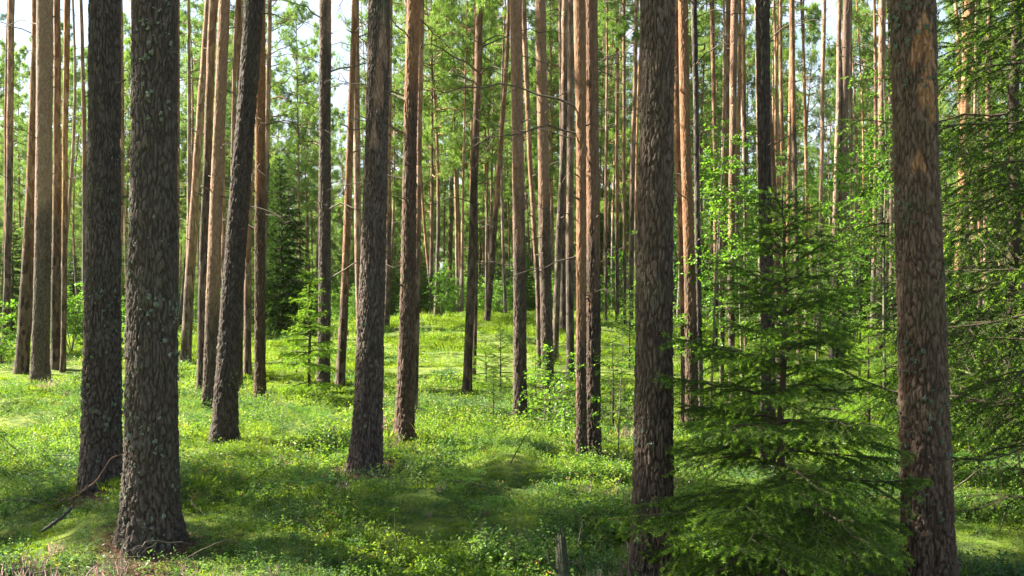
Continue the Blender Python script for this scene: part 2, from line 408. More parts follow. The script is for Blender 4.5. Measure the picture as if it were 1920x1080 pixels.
def put_branch(parent, prof, z, az, me, scl=1., name='dead_branch'):
    zs, X, Y, Rz = prof
    x, y, r = (float(np.interp(z, zs, a)) for a in (X, Y, Rz))
    return obj(name, me, parent, (x + r * .8 * math.cos(az), y + r * .8 * math.sin(az), z), (0, 0, az), scl)

def lichen_mesh(name, prof, n, seed, zmax=2.6, facing=(0, -1), size=.017, zpow=1.4):
    """leafy lichen lobes seated on the bark"""
    rng = np.random.default_rng(seed); zs, X, Y, Rz = prof; g = Geo()
    cl = max(5, n // 7)
    cz = rng.uniform(0, 1, cl) ** zpow * zmax + .05; ca = rng.uniform(0, 2 * np.pi, cl)
    pick = rng.integers(0, cl, n)
    z = np.clip(cz[pick] + rng.normal(0, .07, n), .03, zmax); a = ca[pick] + rng.normal(0, .28, n)
    r = np.interp(z, zs, Rz) * 1.0 + .004 + .35 * np.interp(z, zs, Rz) * np.exp(-z / .16) * .5
    k = 9; sz = size * rng.uniform(.2, 1., n) ** 1.3
    for i in range(n):
        c = np.array([np.interp(z[i], zs, X), np.interp(z[i], zs, Y), z[i]]); o = np.array([math.cos(a[i]), math.sin(a[i]), 0.]); s = np.array([-o[1], o[0], 0.])
        th = np.arange(k) / k * 2 * np.pi; rr = sz[i] * rng.uniform(.3, 1.3, k)
        ring = c + o * (r[i] + rng.uniform(.001, .007, k)[:, None]) + s * (np.cos(th) * rr)[:, None] + np.array([0, 0, 1.]) * (np.sin(th) * rr * 1.15)[:, None]
        inn = c + o * (r[i] + rng.uniform(.004, .013, k)[:, None]) + s * (np.cos(th) * rr * .5)[:, None] + np.array([0, 0, 1.]) * (np.sin(th) * rr * .55)[:, None]
        ctr = c + o * (r[i] + .004)
        V = np.vstack([ring, inn, ctr]); j = np.arange(k); j2 = (j + 1) % k
        g.add(V, t=np.stack([k + j, k + j2, np.full(k, 2 * k)], -1), q=np.stack([j, j2, k + j2, k + j], -1))
    me = g.mesh(name, M_lich, False)
    return me

KNOTS = [0]
# (points [(px,py)...] from the base up, width px at base shaft, width px at the photo's top edge, orange height m, label, extras)
MID = [
 # heroes
 dict(p=[(190,925),(193,540),(197,270),(196,0)], w=(72,52), up=9, hero=1, lich=150, label='thick dark pine with mossy lichened bark, just behind the left foreground trunk'),
 dict(p=[(281,1036),(286,540),(289,270),(291,0)], w=(98,77), up=9, hero=1, lich=230, label='thickest foreground pine at left, grey lichen spots all over its lower bark'),
 dict(p=[(686,908),(697,540),(708,270),(711,0)], w=(56,37), up=5.2, scars=[(-1.3, 3.25, .5, .22), (-1.7, 2.85, .4, .12), (-1., 3.6, .5, .15)], hero=1, lich=14, label='dark pine standing on a bare brown mound in the middle foreground'),
 dict(p=[(1223,1078),(1227,540),(1231,270),(1234,0)], w=(78,59), up=8, hero=1, lich=40, label='dark straight foreground pine crossed by branches of the young spruce'),
 dict(p=[(1745,1096),(1725,540),(1716,270),(1712,0)], w=(92,76), up=6.5, scars=[(-1.45, 2.88, .4, .12), (-1.1, 2.74, .25, .07), (-1.5, 3.15, .6, .1), (-1.9, 2.45, .3, .05)], hero=1, lich=190, label='thick leaning foreground pine at right, pale lichen tufts low and an orange scar high'),
 # second rank
 dict(p=[(418,830),(436,540),(457,270),(478,0)], w=(44,32), up=7, hero=2, lich=30, label='dark pine leaning right, third large trunk from the left edge'),
 dict(p=[(757,822),(767,540),(768,270),(776,0)], w=(34,22), up=3.5, hero=2, label='pine with bright sunlit flaky left side, right of the mound pine'),
 dict(p=[(975,798),(975,540),(971,270),(967,0)], w=(27,20), up=2.6, hero=2, label='straight pine with a long dark crack down its foot, beside small spruces'),
 dict(p=[(1091,858),(1089,540),(1091,270),(1086,0)], w=(20,19), up=1.2, hero=2, label='pale sunlit slender trunk, left one of the close pair'),
 dict(p=[(1111,855),(1114,540),(1110,270),(1107,0)], w=(29,23), up=2.2, hero=2, label='stouter darker trunk, right one of the close pair'),
 dict(p=[(393,768),(399,540),(410,270),(421,0)], w=(28,18), up=1.6, hero=2, label='pine lit bright orange white along one side, left of the leaning dark pine'),
 dict(p=[(74,720),(79,540),(83,270),(84,0)], w=(31,26), up=3.0, hero=2, label='sturdy pine, greenish below and orange above, near the left edge'),
 dict(p=[(488,749),(487,540),(488,270),(487,0)], w=(21,18), up=3.2, hero=2, label='straight grey brown pine just left of the dark spruce in the background'),
 dict(p=[(606,736),(609,540),(609,270),(610,0)], w=(25,20), up=6, hero=2, label='straight dark pine rising behind the bright little spruce'),
 dict(p=[(1028,735),(1023,540),(1018,270),(1013,0)], w=(24,18), up=3, hero=2, label='pine with a dappled left flank, two trunks left of the close pair'),
 dict(p=[(1440,900),(1441,540),(1430,270),(1431,0)], w=(27,22), up=8, hero=2, label='dark pine standing right behind the foreground spruce'),
 dict(p=[(1298,828),(1295,540),(1285,270),(1281,0)], w=(26,15), up=2, hero=2, label='pine orange in its upper half, first one right of the crossed dark trunk'),
 # slender ones
 dict(p=[(8,655),(14,540),(19,270),(22,0)], w=(13,10), up=5, label='thin pine standing at the very left edge of the view'),
 dict(p=[(39,700),(51,540),(59,300),(66,150),(66,0)], w=(25,11), up=2.6, label='curved pine, dark at foot, left of the greenish sturdy one'),
 dict(p=[(104,692),(106,540),(107,270),(107,0)], w=(18,10), up=3, label='slim dark footed pine right of the greenish sturdy one'),
 dict(p=[(118,698),(121,540),(122,270),(126,0)], w=(10,9), up=3, label='very slim pine closest to the thick lichened pair, left of it'),
 dict(p=[(347,685),(356,540),(372,260),(392,0)], w=(20,10), up=2.2, label='orange topped pine leaning right, seen right of the thickest left trunk'),
 dict(p=[(377,735),(380,540),(389,270),(400,0)], w=(17,13), up=4, label='shaded brown pine directly behind the bright sided one'),
 dict(p=[(449,725),(452,540),(449,270),(448,0)], w=(11,7), up=4, label='thin pine seen right behind the dark leaning trunk'),
 dict(p=[(464,705),(464,540),(469,270),(474,0)], w=(14,10), up=2, label='thin orange pine between the leaning trunk and the straight grey one'),
 dict(p=[(636,728),(648,540),(656,270),(662,100),(666,0)], w=(18,9), up=1.8, label='orange pine leaning right, left one of two that meet high up'),
 dict(p=[(679,700),(672,540),(669,270),(667,0)], w=(14,12), up=1.6, label='upright orange pine hidden at its foot by the mound pine'),
 dict(p=[(724,618),(727,540),(729,270),(731,0)], w=(12,8), up=3, label='thin pine at the back edge of the clearing, right of the mound pine'),
 dict(p=[(776,778),(783,540),(787,270),(790,0)], w=(13,9), up=2.4, label='thin pine half hidden behind the flaky sunlit pine'),
 dict(p=[(841,585),(845,440),(848,250),(850,120)], w=(9,6), up=3, label='far slender pine on the crest of the sunny clearing'),
 dict(p=[(875,742),(883,540),(892,270),(900,0)], w=(17,11), up=4, low=5.6, label='slender pine alone in the middle of the clearing, twiggy crown low down'),
 dict(p=[(888,716),(893,600),(893,300),(891,100)], w=(7,5), up=4, label='very thin stem directly behind the lone clearing pine'),
 dict(p=[(913,602),(919,540),(936,300),(948,150)], w=(12,7), up=3, label='thin pine leaning right at the back of the clearing'),
 dict(p=[(1012,690),(1009,540),(992,270),(981,0)], w=(10,8), up=2.4, label='thin left leaning pine between the cracked one and the dappled one'),
 dict(p=[(1040,680),(1044,540),(1057,270),(1060,0)], w=(13,10), up=6, label='brown thin pine leaning right just behind the dappled one'),
 dict(p=[(1056,620),(1056,540),(1054,270),(1052,0)], w=(12,8), up=3, label='thin shaded pine at the back of the clearing near the close pair'),
 dict(p=[(1069,712),(1069,540),(1070,270),(1072,0)], w=(15,12), up=2.2, label='slim upright pine immediately left of the close pair'),
 dict(p=[(1136,606),(1136,300),(1138,150)], w=(5,4), up=3, label='thread thin pine pole just right of the close pair, far off'),
 dict(p=[(1157,606),(1157,300),(1158,120)], w=(7,6), up=3, label='slim far pine, second pole right of the close pair'),
 dict(p=[(1171,612),(1170,300),(1170,0)], w=(7,5), up=2.5, label='slim orange far pine, third pole right of the close pair'),
 dict(p=[(1183,628),(1184,400),(1189,200),(1193,0)], w=(9,7), up=4, label='slim far pine almost touching the crossed dark trunk from behind'),
 dict(p=[(1282,812),(1283,540),(1268,270),(1266,0)], w=(12,11), up=1.8, label='bent orange stem that crosses behind the half orange pine'),
 dict(p=[(1315,825),(1309,540),(1306,270),(1301,0)], w=(13,8), up=6, label='thin grey stem right beside the half orange pine'),
 dict(p=[(1340,700),(1343,540),(1340,270),(1335,0)], w=(9,6), up=1.8, label='thin orange pine among the leafy saplings, right of the grey stem'),
 dict(p=[(1372,788),(1371,540),(1372,270),(1379,0)], w=(12,12), up=2.4, label='pale footed pine rising out of the sapling leaves'),
 dict(p=[(1352,720),(1357,540),(1362,270),(1366,0)], w=(9,8), up=1.5, label='bright orange slender pine behind the sapling leaves'),
 dict(p=[(1398,700),(1397,400),(1394,0)], w=(6,5), up=5, label='thin grey pole left of the pine behind the young spruce'),
 dict(p=[(1466,720),(1458,540),(1448,330),(1440,180)], w=(15,11), up=1.5, label='bright orange trunk beside the dark pine behind the young spruce'),
 dict(p=[(1500,690),(1494,540),(1489,270),(1485,0)], w=(11,8), up=5, label='slim pinkish pine above the tip of the young spruce'),
 dict(p=[(1474,680),(1475,540),(1481,270),(1484,60)], w=(8,6), up=2, label='slim orange pine that crosses the pinkish one high up'),
 dict(p=[(1534,665),(1537,540),(1541,270),(1545,0)], w=(8,6), up=3, label='thin pine in the gap right of the young spruce tip'),
 dict(p=[(1577,672),(1577,540),(1582,270),(1588,0)], w=(17,13), up=1.6, hero=2, label='bright orange brown pine midway between the spruce tip and the scarred pine'),
 dict(p=[(1560,672),(1563,540),(1568,350),(1572,200)], w=(12,8), up=2.2, label='dark footed stem touching the left side of the bright orange brown pine'),
 dict(p=[(1648,672),(1652,540),(1653,270),(1655,0)], w=(15,11), up=5, label='grey pine with leafy shoots around it, left of the scarred pine'),
 dict(p=[(1675,628),(1672,540),(1670,270),(1668,0)], w=(8,6), up=2, label='thin orange pine peeping out left of the scarred pine'),
 dict(p=[(1801,680),(1797,540),(1808,270),(1817,0)], w=(19,15), up=1.5, label='orange pine glowing through the hanging spruce boughs at right'),
 dict(p=[(1847,640),(1850,400),(1853,200)], w=(10,9), up=1.5, label='short visible orange trunk near the right edge behind boughs'),
]

def anchors():
    for i, t in enumerate(MID):
        x, y, z = ray_ground(*t['p'][0]); t['pos'] = (x, y, z)
anchors()
for i, (a, s) in {0: (.06, .55), 1: (.05, .55), 2: (.11, .65), 3: (.03, .4), 7: (.04, .4)}.items():
    x, y, z = MID[i]['pos']; MOUNDS.append((x, y, a, s))
for t in MID:
    x, y, z = t['pos']; t['pos'] = (x, y, float(H(x, y)))

OCC = []
for i, t in enumerate(MID):
    x, y, z = t['pos']; rng = random.Random(i * 7 + 1)
    hero = t.get('hero', 0)
    pts = [((px - x * FOC / y - CX) / FOC * y, 0., CAMZ + (HY - py) / FOC * y - z) for px, py in t['p'][1:]]
    pts = [(a, b, c) for a, b, c in pts]
    P = [(0., 0., -.3), (0., 0., 0.)] + [q for q in pts if q[2] > .3]
    top = P[-1]; prev = P[-3] if len(P) > 3 else P[1]
    lean = (top[0] - prev[0]) / max(top[2] - prev[2], .5); lean = max(-.05, min(.05, lean))
    Ht = rng.uniform(15.5, 18.5) * (1 if t['w'][0] / FOC * y > .15 else .88)
    r0 = t['w'][0] / FOC * y / 2; r1 = t['w'][1] / FOC * y / 2; ztop = CAMZ + HY / FOC * y - z
    depthlean = rng.uniform(-.02, .02)
    n = max(4, int((Ht - top[2]) / 1.5))
    if Ht - top[2] > 1:
        for k in range(1, n + 1):
            dz = (Ht - top[2]) * k / n
            P.append((top[0] + lean * dz * (1 - .3 * k / n), depthlean * dz + .05 * math.sin(dz), top[2] + dz))
    else: Ht = top[2]
    P = np.array(P); zc = P[:, 2]
    r_at = np.where(zc < ztop, r0 + (r1 - r0) * np.clip(zc, 0, None) / ztop, r1 * np.clip((Ht - zc) / max(Ht - ztop, .5), .0, 1) ** .8 * .97 + .012)
    # densify
    zz = np.linspace(zc[0], zc[-1], 60); Xs = np.interp(zz, zc, P[:, 0]); Ys = np.interp(zz, zc, P[:, 1])
    for _ in range(3): Xs[2:-2] = (Xs[:-4] + Xs[1:-3] + Xs[2:-2] + Xs[3:-1] + Xs[4:]) / 5
    Pd = np.stack([Xs, Ys, zz], -1); Rd = np.interp(zz, zc, r_at)
    root = thing('pine_tree', t['label'], 'pine tree', (x, y, z), 0, 'pine trees')
    if hero == 1: me, prof = trunk_mesh('trunk', Pd, Rd, M_bark_near, t['up'], 190, seed=i + 1, hero=True, ztop_detail=CAMZ + .36 * y, fine=.009, flare=.36, scars=t.get('scars', ()))
    elif hero == 2: me, prof = trunk_mesh('trunk', Pd, Rd, M_bark_near, t['up'], 84, seed=i + 1, hero=True, ztop_detail=CAMZ + .36 * y, fine=.018, flare=.36)
    else: me, prof = trunk_mesh('trunk', Pd, Rd, M_bark, t['up'], 20, seed=i + 1, dz=.1, ztop_detail=CAMZ + .34 * y, flare=.25)
    obj('trunk', me, root)
    ci = rng.randrange(5); zb = t.get('low') or (Ht - 4.6 if y < 24 else Ht - 6)
    sc = (Ht - zb) / CROWN_H[ci]
    xb, yb = np.interp(zb, prof[0], prof[1]), np.interp(zb, prof[0], prof[2]); xt, yt = prof[1][-1], prof[2][-1]
    ax = Vector((xt - xb, yt - yb, Ht - zb)).normalized(); q = Vector((0, 0, 1)).rotation_difference(ax) @ Quaternion((0, 0, 1), rng.uniform(0, 6.28))
    cs = .78 if r0 > .07 else .62
    obj('crown', CROWNS[ci], root, (xb, yb, zb), q, (cs, cs, sc))
    if t.get('lich'): o = obj('lichen', lichen_mesh('lichen', prof, int(t['lich'] * 2.4), i, 3.4 if i in (1, 4) else 2.4), root); o['kind'] = 'stuff'
    vis = min(CAMZ + .33 * y, zb)
    nd = {0: 8, 1: 4, 2: 9}[hero]
    for k in range(nd):
        zz_ = rng.uniform(1.5 if hero else 2.2, vis) if hero != 1 else rng.uniform(1.8, 3.2)
        me_ = rng.choice(STUB) if (hero == 1 or rng.random() < .6) else rng.choice(DEAD)
        put_branch(root, prof, zz_, rng.uniform(0, 6.28), me_, rng.uniform(.6, 1.1) * (.8 if y < 12 else 1), 'dead_branch' if me_ in DEAD else 'branch_stub')
    for k in range(6):
        zz_ = rng.uniform(vis, zb) if zb > vis + .5 else rng.uniform(vis * .75, zb)
        put_branch(root, prof, zz_, rng.uniform(0, 6.28), rng.choice(DEAD), rng.uniform(.7, 1.2))
    t['prof'] = prof; t['root'] = root; OCC.append((x, y, 1.0))

# gaps in the canopy: where the photo shows sun on the ground and on trunks, no crown stands in the sun's way
SUNLIT = [(*ray_ground(a, b)[:2], .3) for b in (605, 630, 655, 680, 705) for a in range(700, 1190, 60)]
SUNLIT += [(*ray_ground(a, b)[:2], .3) for b in (745, 775, 805, 830) for a in range(0, 660, 80)] + [(*ray_ground(a, b)[:2], .3) for b in (800, 840, 880) for a in range(740, 1190, 90)]
for i in (5, 6, 8, 9, 10, 11, 12, 14, 16, 18, 25, 26):
    SUNLIT += [(MID[i]['pos'][0], MID[i]['pos'][1], zz) for zz in (.8, 1.6, 2.4, 3.2, 4.)]
SUNLIT += [(*ray_ground(a, b)[:2], .3) for a, b in ((40, 1050), (130, 1060), (480, 1060), (640, 1055), (900, 1030), (1120, 1000), (30, 900), (1320, 960), (1620, 980), (1850, 870))]
_b = ray_ground(581, 753); SUNLIT += [(_b[0], _b[1], z_) for z_ in (.5, 1., 1.5, 2.)] * 2
SUNLIT += [(1.4, 4.75, z_) for z_ in (1.5, 1.8, 2.1)]
SUNLIT = np.array(SUNLIT); TE = math.tan(SUN_EL)
def shades(tx, ty, z0, z1, r):
    t0 = (z0 - SUNLIT[:, 2]) / TE; t1 = (z1 - SUNLIT[:, 2]) / TE
    along = (tx - SUNLIT[:, 0]) * SUN_AZ.x + (ty - SUNLIT[:, 1]) * SUN_AZ.y; off = np.abs((tx - SUNLIT[:, 0]) * SUN_AZ.y - (ty - SUNLIT[:, 1]) * SUN_AZ.x)
    return int(((along > t0 - r * .5) & (along < t1 + r * .3) & (off < r)).sum())
# notable dead boughs of the photo: they reach left from the close pair, and others
for ti, z_, az, L, lift in [(8, None, math.pi, 0, 0)]: pass
def special(ti, px, py, az, me, scl):
    t = MID[ti]; y = t['pos'][1]; z = CAMZ + (HY - py) / FOC * y - t['pos'][2]
    put_branch(t['root'], t['prof'], z, az, me, scl)
special(8, 1083, 195, math.pi * .97, DEAD[5], .85); special(8, 1083, 245, math.pi * 1.03, DEAD[0], .85); special(8, 1082, 485, math.pi, DEAD[3], .75)
special(6, 757, 180, math.pi * .95, DEAD[1], 1.0); special(6, 757, 250, math.pi * 1.05, DEAD[1], .8)
special(13, 600, 115, math.pi * .9, DEAD[5], .7); special(13, 600, 205, math.pi, DEAD[1], .8); special(30, 888, 150, math.pi * 1.1, DEAD[0], .9)
special(30, 895, 130, .1, DEAD[3], .9); special(18, 62, 60, math.pi, DEAD[5], .9)

# distant stand: tree variants
def far_variant(seed):
    rng = np.random.default_rng(seed)
    ci = seed % 5; Hc = CROWN_H[ci]; Ht = rng.uniform(15.5, 18.5); zb = Ht - Hc
    zz = np.linspace(-.3, Ht - .2, 30); k1, k2 = rng.normal(0, .2, 2)
    X = k1 * np.sin(zz / 4) ; Y = k2 * np.sin(zz / 5); X -= X[1]; Y -= Y[1]
    r = rng.uniform(.05, .085) * np.clip((1.02 - zz / Ht), .05, 1.05) ** .75
    me, prof = trunk_mesh('trunk', np.stack([X, Y, zz], -1), r, M_barkfar, rng.uniform(1.5, 5), 10, seed=seed, dz=.3, ztop_detail=zb + 1, flare=.2)
    return me, prof, ci, zb, Ht
FARV = [far_variant(300 + i) for i in range(12)]
deadpool = {}
def far_pine(v, x, y, label, group, rng, limbs=4):
    me, prof, ci, zb, Ht = FARV[v]
    root = thing('pine_tree', label, 'pine tree', (x, y, float(H(x, y))), rng.uniform(0, 6.28), group, rng.uniform(.88, 1.12))
    root.rotation_euler = (rng.gauss(0, .018), rng.gauss(0, .018), rng.uniform(0, 6.28))
    obj('trunk', me, root)
    up_, sz_, sy_ = (2.2, .62, .7) if y < 27 else ((.5, .8, .93) if y < 36 else (-2.6, 1., 1.33)); z2 = zb + up_
    obj('crown', CROWNS[ci], root, (float(np.interp(z2, prof[0], prof[1])), float(np.interp(z2, prof[0], prof[2])), z2), (0, 0, rng.uniform(0, 6.28)), (sz_, sz_, sy_))
    for k in range(limbs):
        put_branch(root, prof, rng.uniform(3., zb), rng.uniform(0, 6.28), rng.choice(DEAD), rng.uniform(.6, 1.1))
    return root

rng = random.Random(5)
def in_view(x, y, m=0): return abs(x) < y * .5647 + m
def clear_zone(x, y):
    px = CX + x / y * FOC
    if y < 19: return True
    if 500 < px < 1190 and y < 33: return True
    if px <= 500 and y < 21: return True
    if px >= 1190 and y < 18: return True
    return False
far = []
tries = 0
while len(far) < 240 and tries < 60000:
    tries += 1
    y = 18 + 44 * rng.random() ** .75; x = rng.uniform(-1, 1) * (y * .5647 + 1)
    if clear_zone(x, y): continue
    if any((x - a) ** 2 + (y - b) ** 2 < (1.25 if y < 40 else 1.1) ** 2 for a, b, _ in far) or any((x - a) ** 2 + (y - b) ** 2 < 1 for a, b, _ in OCC): continue
    if vnoise(x / 6, y / 6, 77) < .3: continue
    if y < 44 and shades(x, y, 10., 16.5, .95) > 3: continue
    far.append((x, y, rng.randrange(12)))
far.sort(key=lambda t: t[1])
for x, y, v in far:
    px = CX + x / y * FOC
    side = 'left of the clearing' if px < 560 else ('behind the clearing' if px < 1190 else 'behind the leafy saplings')
    dist = 'nearer crowded rows' if y < 38 else 'deep back rows'
    far_pine(v, x, y, f'slender pine in the {dist} {side}', f'pines in the {dist}, {side}', rng, 7 if y < 38 else 4)

# ------------------------------------------------------------------ geometry node scatter (uncountable stuff only)
def scatter(name, kind_label, pts, idx, rotz, scl, variants, tilt=None, cat=None):
    c = bpy.data.collections.new(name + '_sources')
    for k, me in enumerate(variants):
        o = bpy.data.objects.new(f'{name}_{chr(97 + k)}', me); c.objects.link(o)
    me = bpy.data.meshes.new(name); me.vertices.add(len(pts)); me.vertices.foreach_set('co', np.asarray(pts, np.float32).ravel())
    for nm, ty, dat in (('idx', 'INT', idx), ('scl', 'FLOAT', scl)):
        a = me.attributes.new(nm, ty, 'POINT'); a.data.foreach_set('value', np.asarray(dat, np.int32 if ty == 'INT' else np.float32))
    rot = np.zeros((len(pts), 3), np.float32); rot[:, 2] = rotz
    if tilt is not None: rot[:, 0] = tilt[:, 0]; rot[:, 1] = tilt[:, 1]
    a = me.attributes.new('rot', 'FLOAT_VECTOR', 'POINT'); a.data.foreach_set('vector', rot.ravel())
    o = obj(name, me); o['kind'] = 'stuff'; tag(o, kind_label, cat or name.replace('_', ' '))
    ng = bpy.data.node_groups.new(name + '_nodes', 'GeometryNodeTree')
    ng.interface.new_socket('Geometry', in_out='INPUT', socket_type='NodeSocketGeometry'); ng.interface.new_socket('Geometry', in_out='OUTPUT', socket_type='NodeSocketGeometry')
    N, L = ng.nodes, ng.links
    gi, go = N.new('NodeGroupInput'), N.new('NodeGroupOutput'); ip = N.new('GeometryNodeInstanceOnPoints'); ci = N.new('GeometryNodeCollectionInfo')
    ci.inputs['Collection'].default_value = c; ci.inputs['Separate Children'].default_value = True; ci.inputs['Reset Children'].default_value = True
    def attr(nm, ty):
        n = N.new('GeometryNodeInputNamedAttribute'); n.data_type = ty; n.inputs['Name'].default_value = nm; return n.outputs['Attribute']
    ip.inputs['Pick Instance'].default_value = True
    L.new(gi.outputs[0], ip.inputs['Points']); L.new(ci.outputs[0], ip.inputs['Instance']); L.new(attr('idx', 'INT'), ip.inputs['Instance Index'])
    e2r = N.new('FunctionNodeEulerToRotation'); L.new(attr('rot', 'FLOAT_VECTOR'), e2r.inputs[0]); L.new(e2r.outputs[0], ip.inputs['Rotation'])
    L.new(attr('scl', 'FLOAT'), ip.inputs['Scale']); L.new(ip.outputs[0], go.inputs[0])
    md = o.modifiers.new('scatter', 'NODES'); md.node_group = ng
    return o

# ------------------------------------------------------------------ spruces
def spruce(seed, h, Lb, z0=.1, whorl=.14, per=5, nlen=.014, nwid=.0018, dens=900, el0=-12, el1=38, sag=.22, sub=.05, sub2=.045, lod=0, mats=None, tip=.15, rtrunk=None, prof_pow=.8, detail3=True, droop2=None, lvar=.2, low=0):
    rng = np.random.default_rng(seed); gt, gb = Geo(), Geo()
    n = 16; zt = np.linspace(-.1, h, n); wx = np.cumsum(rng.normal(0, .006 * h, n)) * .4; wy = np.cumsum(rng.normal(0, .006 * h, n)) * .4; wx -= wx[0]; wy -= wy[0]
    rt = rtrunk or .012 * h + .004
    tubes(gt, np.stack([wx, wy, zt], -1)[None], (rt * (1 - zt / h * .93))[None], 8)
    zs, az, LL, EE = [], [], [], []
    z = z0; a0 = rng.uniform(0, 6)
    while z < h * .97:
        for k in range(per + rng.integers(0, 2)):
            t = z / h
            zs.append(z + rng.normal(0, whorl * .22)); az.append(a0 + k * 2 * math.pi / per + rng.normal(0, .22))
            LL.append(Lb * (1 - t) ** prof_pow * (1 - low * max(0, 1 - t / .22)) * rng.uniform(.92 - lvar, .92 + lvar) + .04); EE.append(math.radians(el0 + (el1 - el0) * t ** 1.3 + rng.normal(0, 5)))
        a0 += .63; z += whorl * rng.uniform(.75, 1.2) * (1.25 - .5 * z / h)
    zs, az, L, el = map(np.array, (zs, az, LL, EE)); zs = np.clip(zs, z0 * .5, h * .985)
    S = np.stack([np.interp(zs, zt, wx), np.interp(zs, zt, wy), zs], -1)
    D = np.stack([np.cos(az) * np.cos(el), np.sin(az) * np.cos(el), np.sin(el)], -1)
    sg = sag * (1 - zs / h); sag2 = sag if droop2 is None else droop2
    P1 = curve_pts(S, D, L, 9, sg, .008, rng)
    t9 = np.linspace(0, 1, 9); P1[:, :, 2] += (L * .10 * (1 - zs / h))[:, None] * (t9[None] ** 4) * 1.6       # tips turn up
    tubes(gb, P1, (min(rt * .32, .013) * (L / Lb) + .0016)[:, None] * np.linspace(1, .25, 9)[None], 4, mi=1)
    ns = np.maximum(3, (L / sub).astype(int)); b = np.repeat(np.arange(len(L)), ns)
    o_ = np.concatenate([np.arange(m) / m for m in ns]); tt = np.clip(.14 + .84 * o_ + rng.normal(0, .015, len(o_)), .1, .985)
    s, ax = at_t(P1, b, tt); upv = np.array([0, 0, 1.]); side = norm(np.cross(ax, upv)) * np.where(np.concatenate([np.arange(m) % 2 for m in ns]) > 0, 1, -1)[:, None]
    d2 = norm(ax * .75 + side * .8 + upv * rng.normal(-.08, .14, len(b))[:, None])
    L2 = np.minimum(L[b] * (1 - tt) * .8 + .035, L[b] * .46) * rng.uniform(.7, 1.15, len(b))
    P2 = curve_pts(s, d2, L2, 5, sag2 * .9 * np.ones(len(b)), .015, rng)
    tubes(gb, P2, np.full((len(b), 1), .0016 + .0006 * h) * np.linspace(1, .4, 5)[None], 3, mi=1)
    shoots = [(P1, L, .14), (P2, L2, .04)]
    if detail3:
        n3 = np.maximum(0, (L2 / sub2).astype(int)); b3 = np.repeat(np.arange(len(L2)), n3)
        if len(b3):
            o3 = np.concatenate([np.arange(m) / m for m in n3 if m > 0]); t3 = np.clip(.15 + .8 * o3 + rng.normal(0, .03, len(o3)), .1, .97)
            s3, ax3 = at_t(P2, b3, t3); sd = norm(np.cross(ax3, upv)) * np.where(np.concatenate([np.arange(m) % 2 for m in n3 if m > 0]) > 0, 1, -1)[:, None]
            d3 = norm(ax3 * .8 + sd * .75 + upv * rng.normal(-.05, .15, len(b3))[:, None])
            L3 = np.minimum(L2[b3] * (1 - t3) * .7 + .025, .14) * rng.uniform(.7, 1.2, len(b3))
            P3 = curve_pts(s3, d3, L3, 3, sag2 * .6 * np.ones(len(b3)), .01, rng)
            if lod == 0: tubes(gb, P3, np.full((len(b3), 1), .0013) * np.ones((1, 3)), 3, mi=1)
            shoots.append((P3, L3, .0))
    for P, LS, tmin in shoots:
        cnt = np.maximum(2, (LS * dens * (1 - tmin)).astype(int)); bb = np.repeat(np.arange(len(LS)), cnt)
        tn = rng.uniform(tmin, 1, len(bb)); p, a_ = at_t(P, bb, tn)
        r = perp(a_, rng) + upv * .25
        dn = norm(a_ * .75 + norm(r) * .85)
        # the last growth of each shoot is younger and brighter
        young = (tn > 1 - tip)
        for mk, mi in ((~young, 0), (young, 2)):
            if mk.any(): needles(gb, p[mk], dn[mk], nlen * rng.uniform(.75, 1.2, mk.sum()), nwid, rng, mi=mi)
    return gt.mesh('trunk', M_spbark, True), gb.mesh('spruce_boughs', [M_spr, M_spbark, M_sprtip] if not mats else mats, False)

def put_spruce(ms, loc, label, rotz=0, scl=1, group=None, name='spruce_tree', cat='spruce tree'):
    r = thing(name, label, cat, loc, rotz, group, scl); obj('trunk', ms[0], r); obj('crown', ms[1], r); return r

# the foreground spruce, its own detailed mesh
sx, sy, sz = (1462 - CX) / FOC * 4.75, 4.75, 0
big = spruce(1, 2.28, 1.02, low=.38, z0=.16, whorl=.15, per=6, nlen=.018, nwid=.0031, dens=600, el0=-2, el1=42, sag=.36, droop2=.22, sub=.05, sub2=.04, lvar=.3, tip=.2)
put_spruce(big, (sx, sy, float(H(sx, sy))), 'dark young spruce spreading its boughs in the right foreground', .6, 1, 'spruces')
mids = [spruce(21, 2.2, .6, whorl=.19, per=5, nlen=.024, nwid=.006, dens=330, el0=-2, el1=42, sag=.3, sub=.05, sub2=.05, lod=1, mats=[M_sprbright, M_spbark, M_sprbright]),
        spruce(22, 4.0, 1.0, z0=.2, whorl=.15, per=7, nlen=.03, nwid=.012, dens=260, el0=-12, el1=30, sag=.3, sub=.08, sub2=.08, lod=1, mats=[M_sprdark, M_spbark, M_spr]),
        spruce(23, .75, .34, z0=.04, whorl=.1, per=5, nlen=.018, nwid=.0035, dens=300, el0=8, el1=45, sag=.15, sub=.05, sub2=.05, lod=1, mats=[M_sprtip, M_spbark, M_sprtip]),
        spruce(24, 1.3, .5, z0=.04, whorl=.15, per=5, nlen=.02, nwid=.004, dens=260, el0=4, el1=45, sag=.2, sub=.06, sub2=.06, lod=1, mats=[M_spr, M_spbark, M_sprtip])]
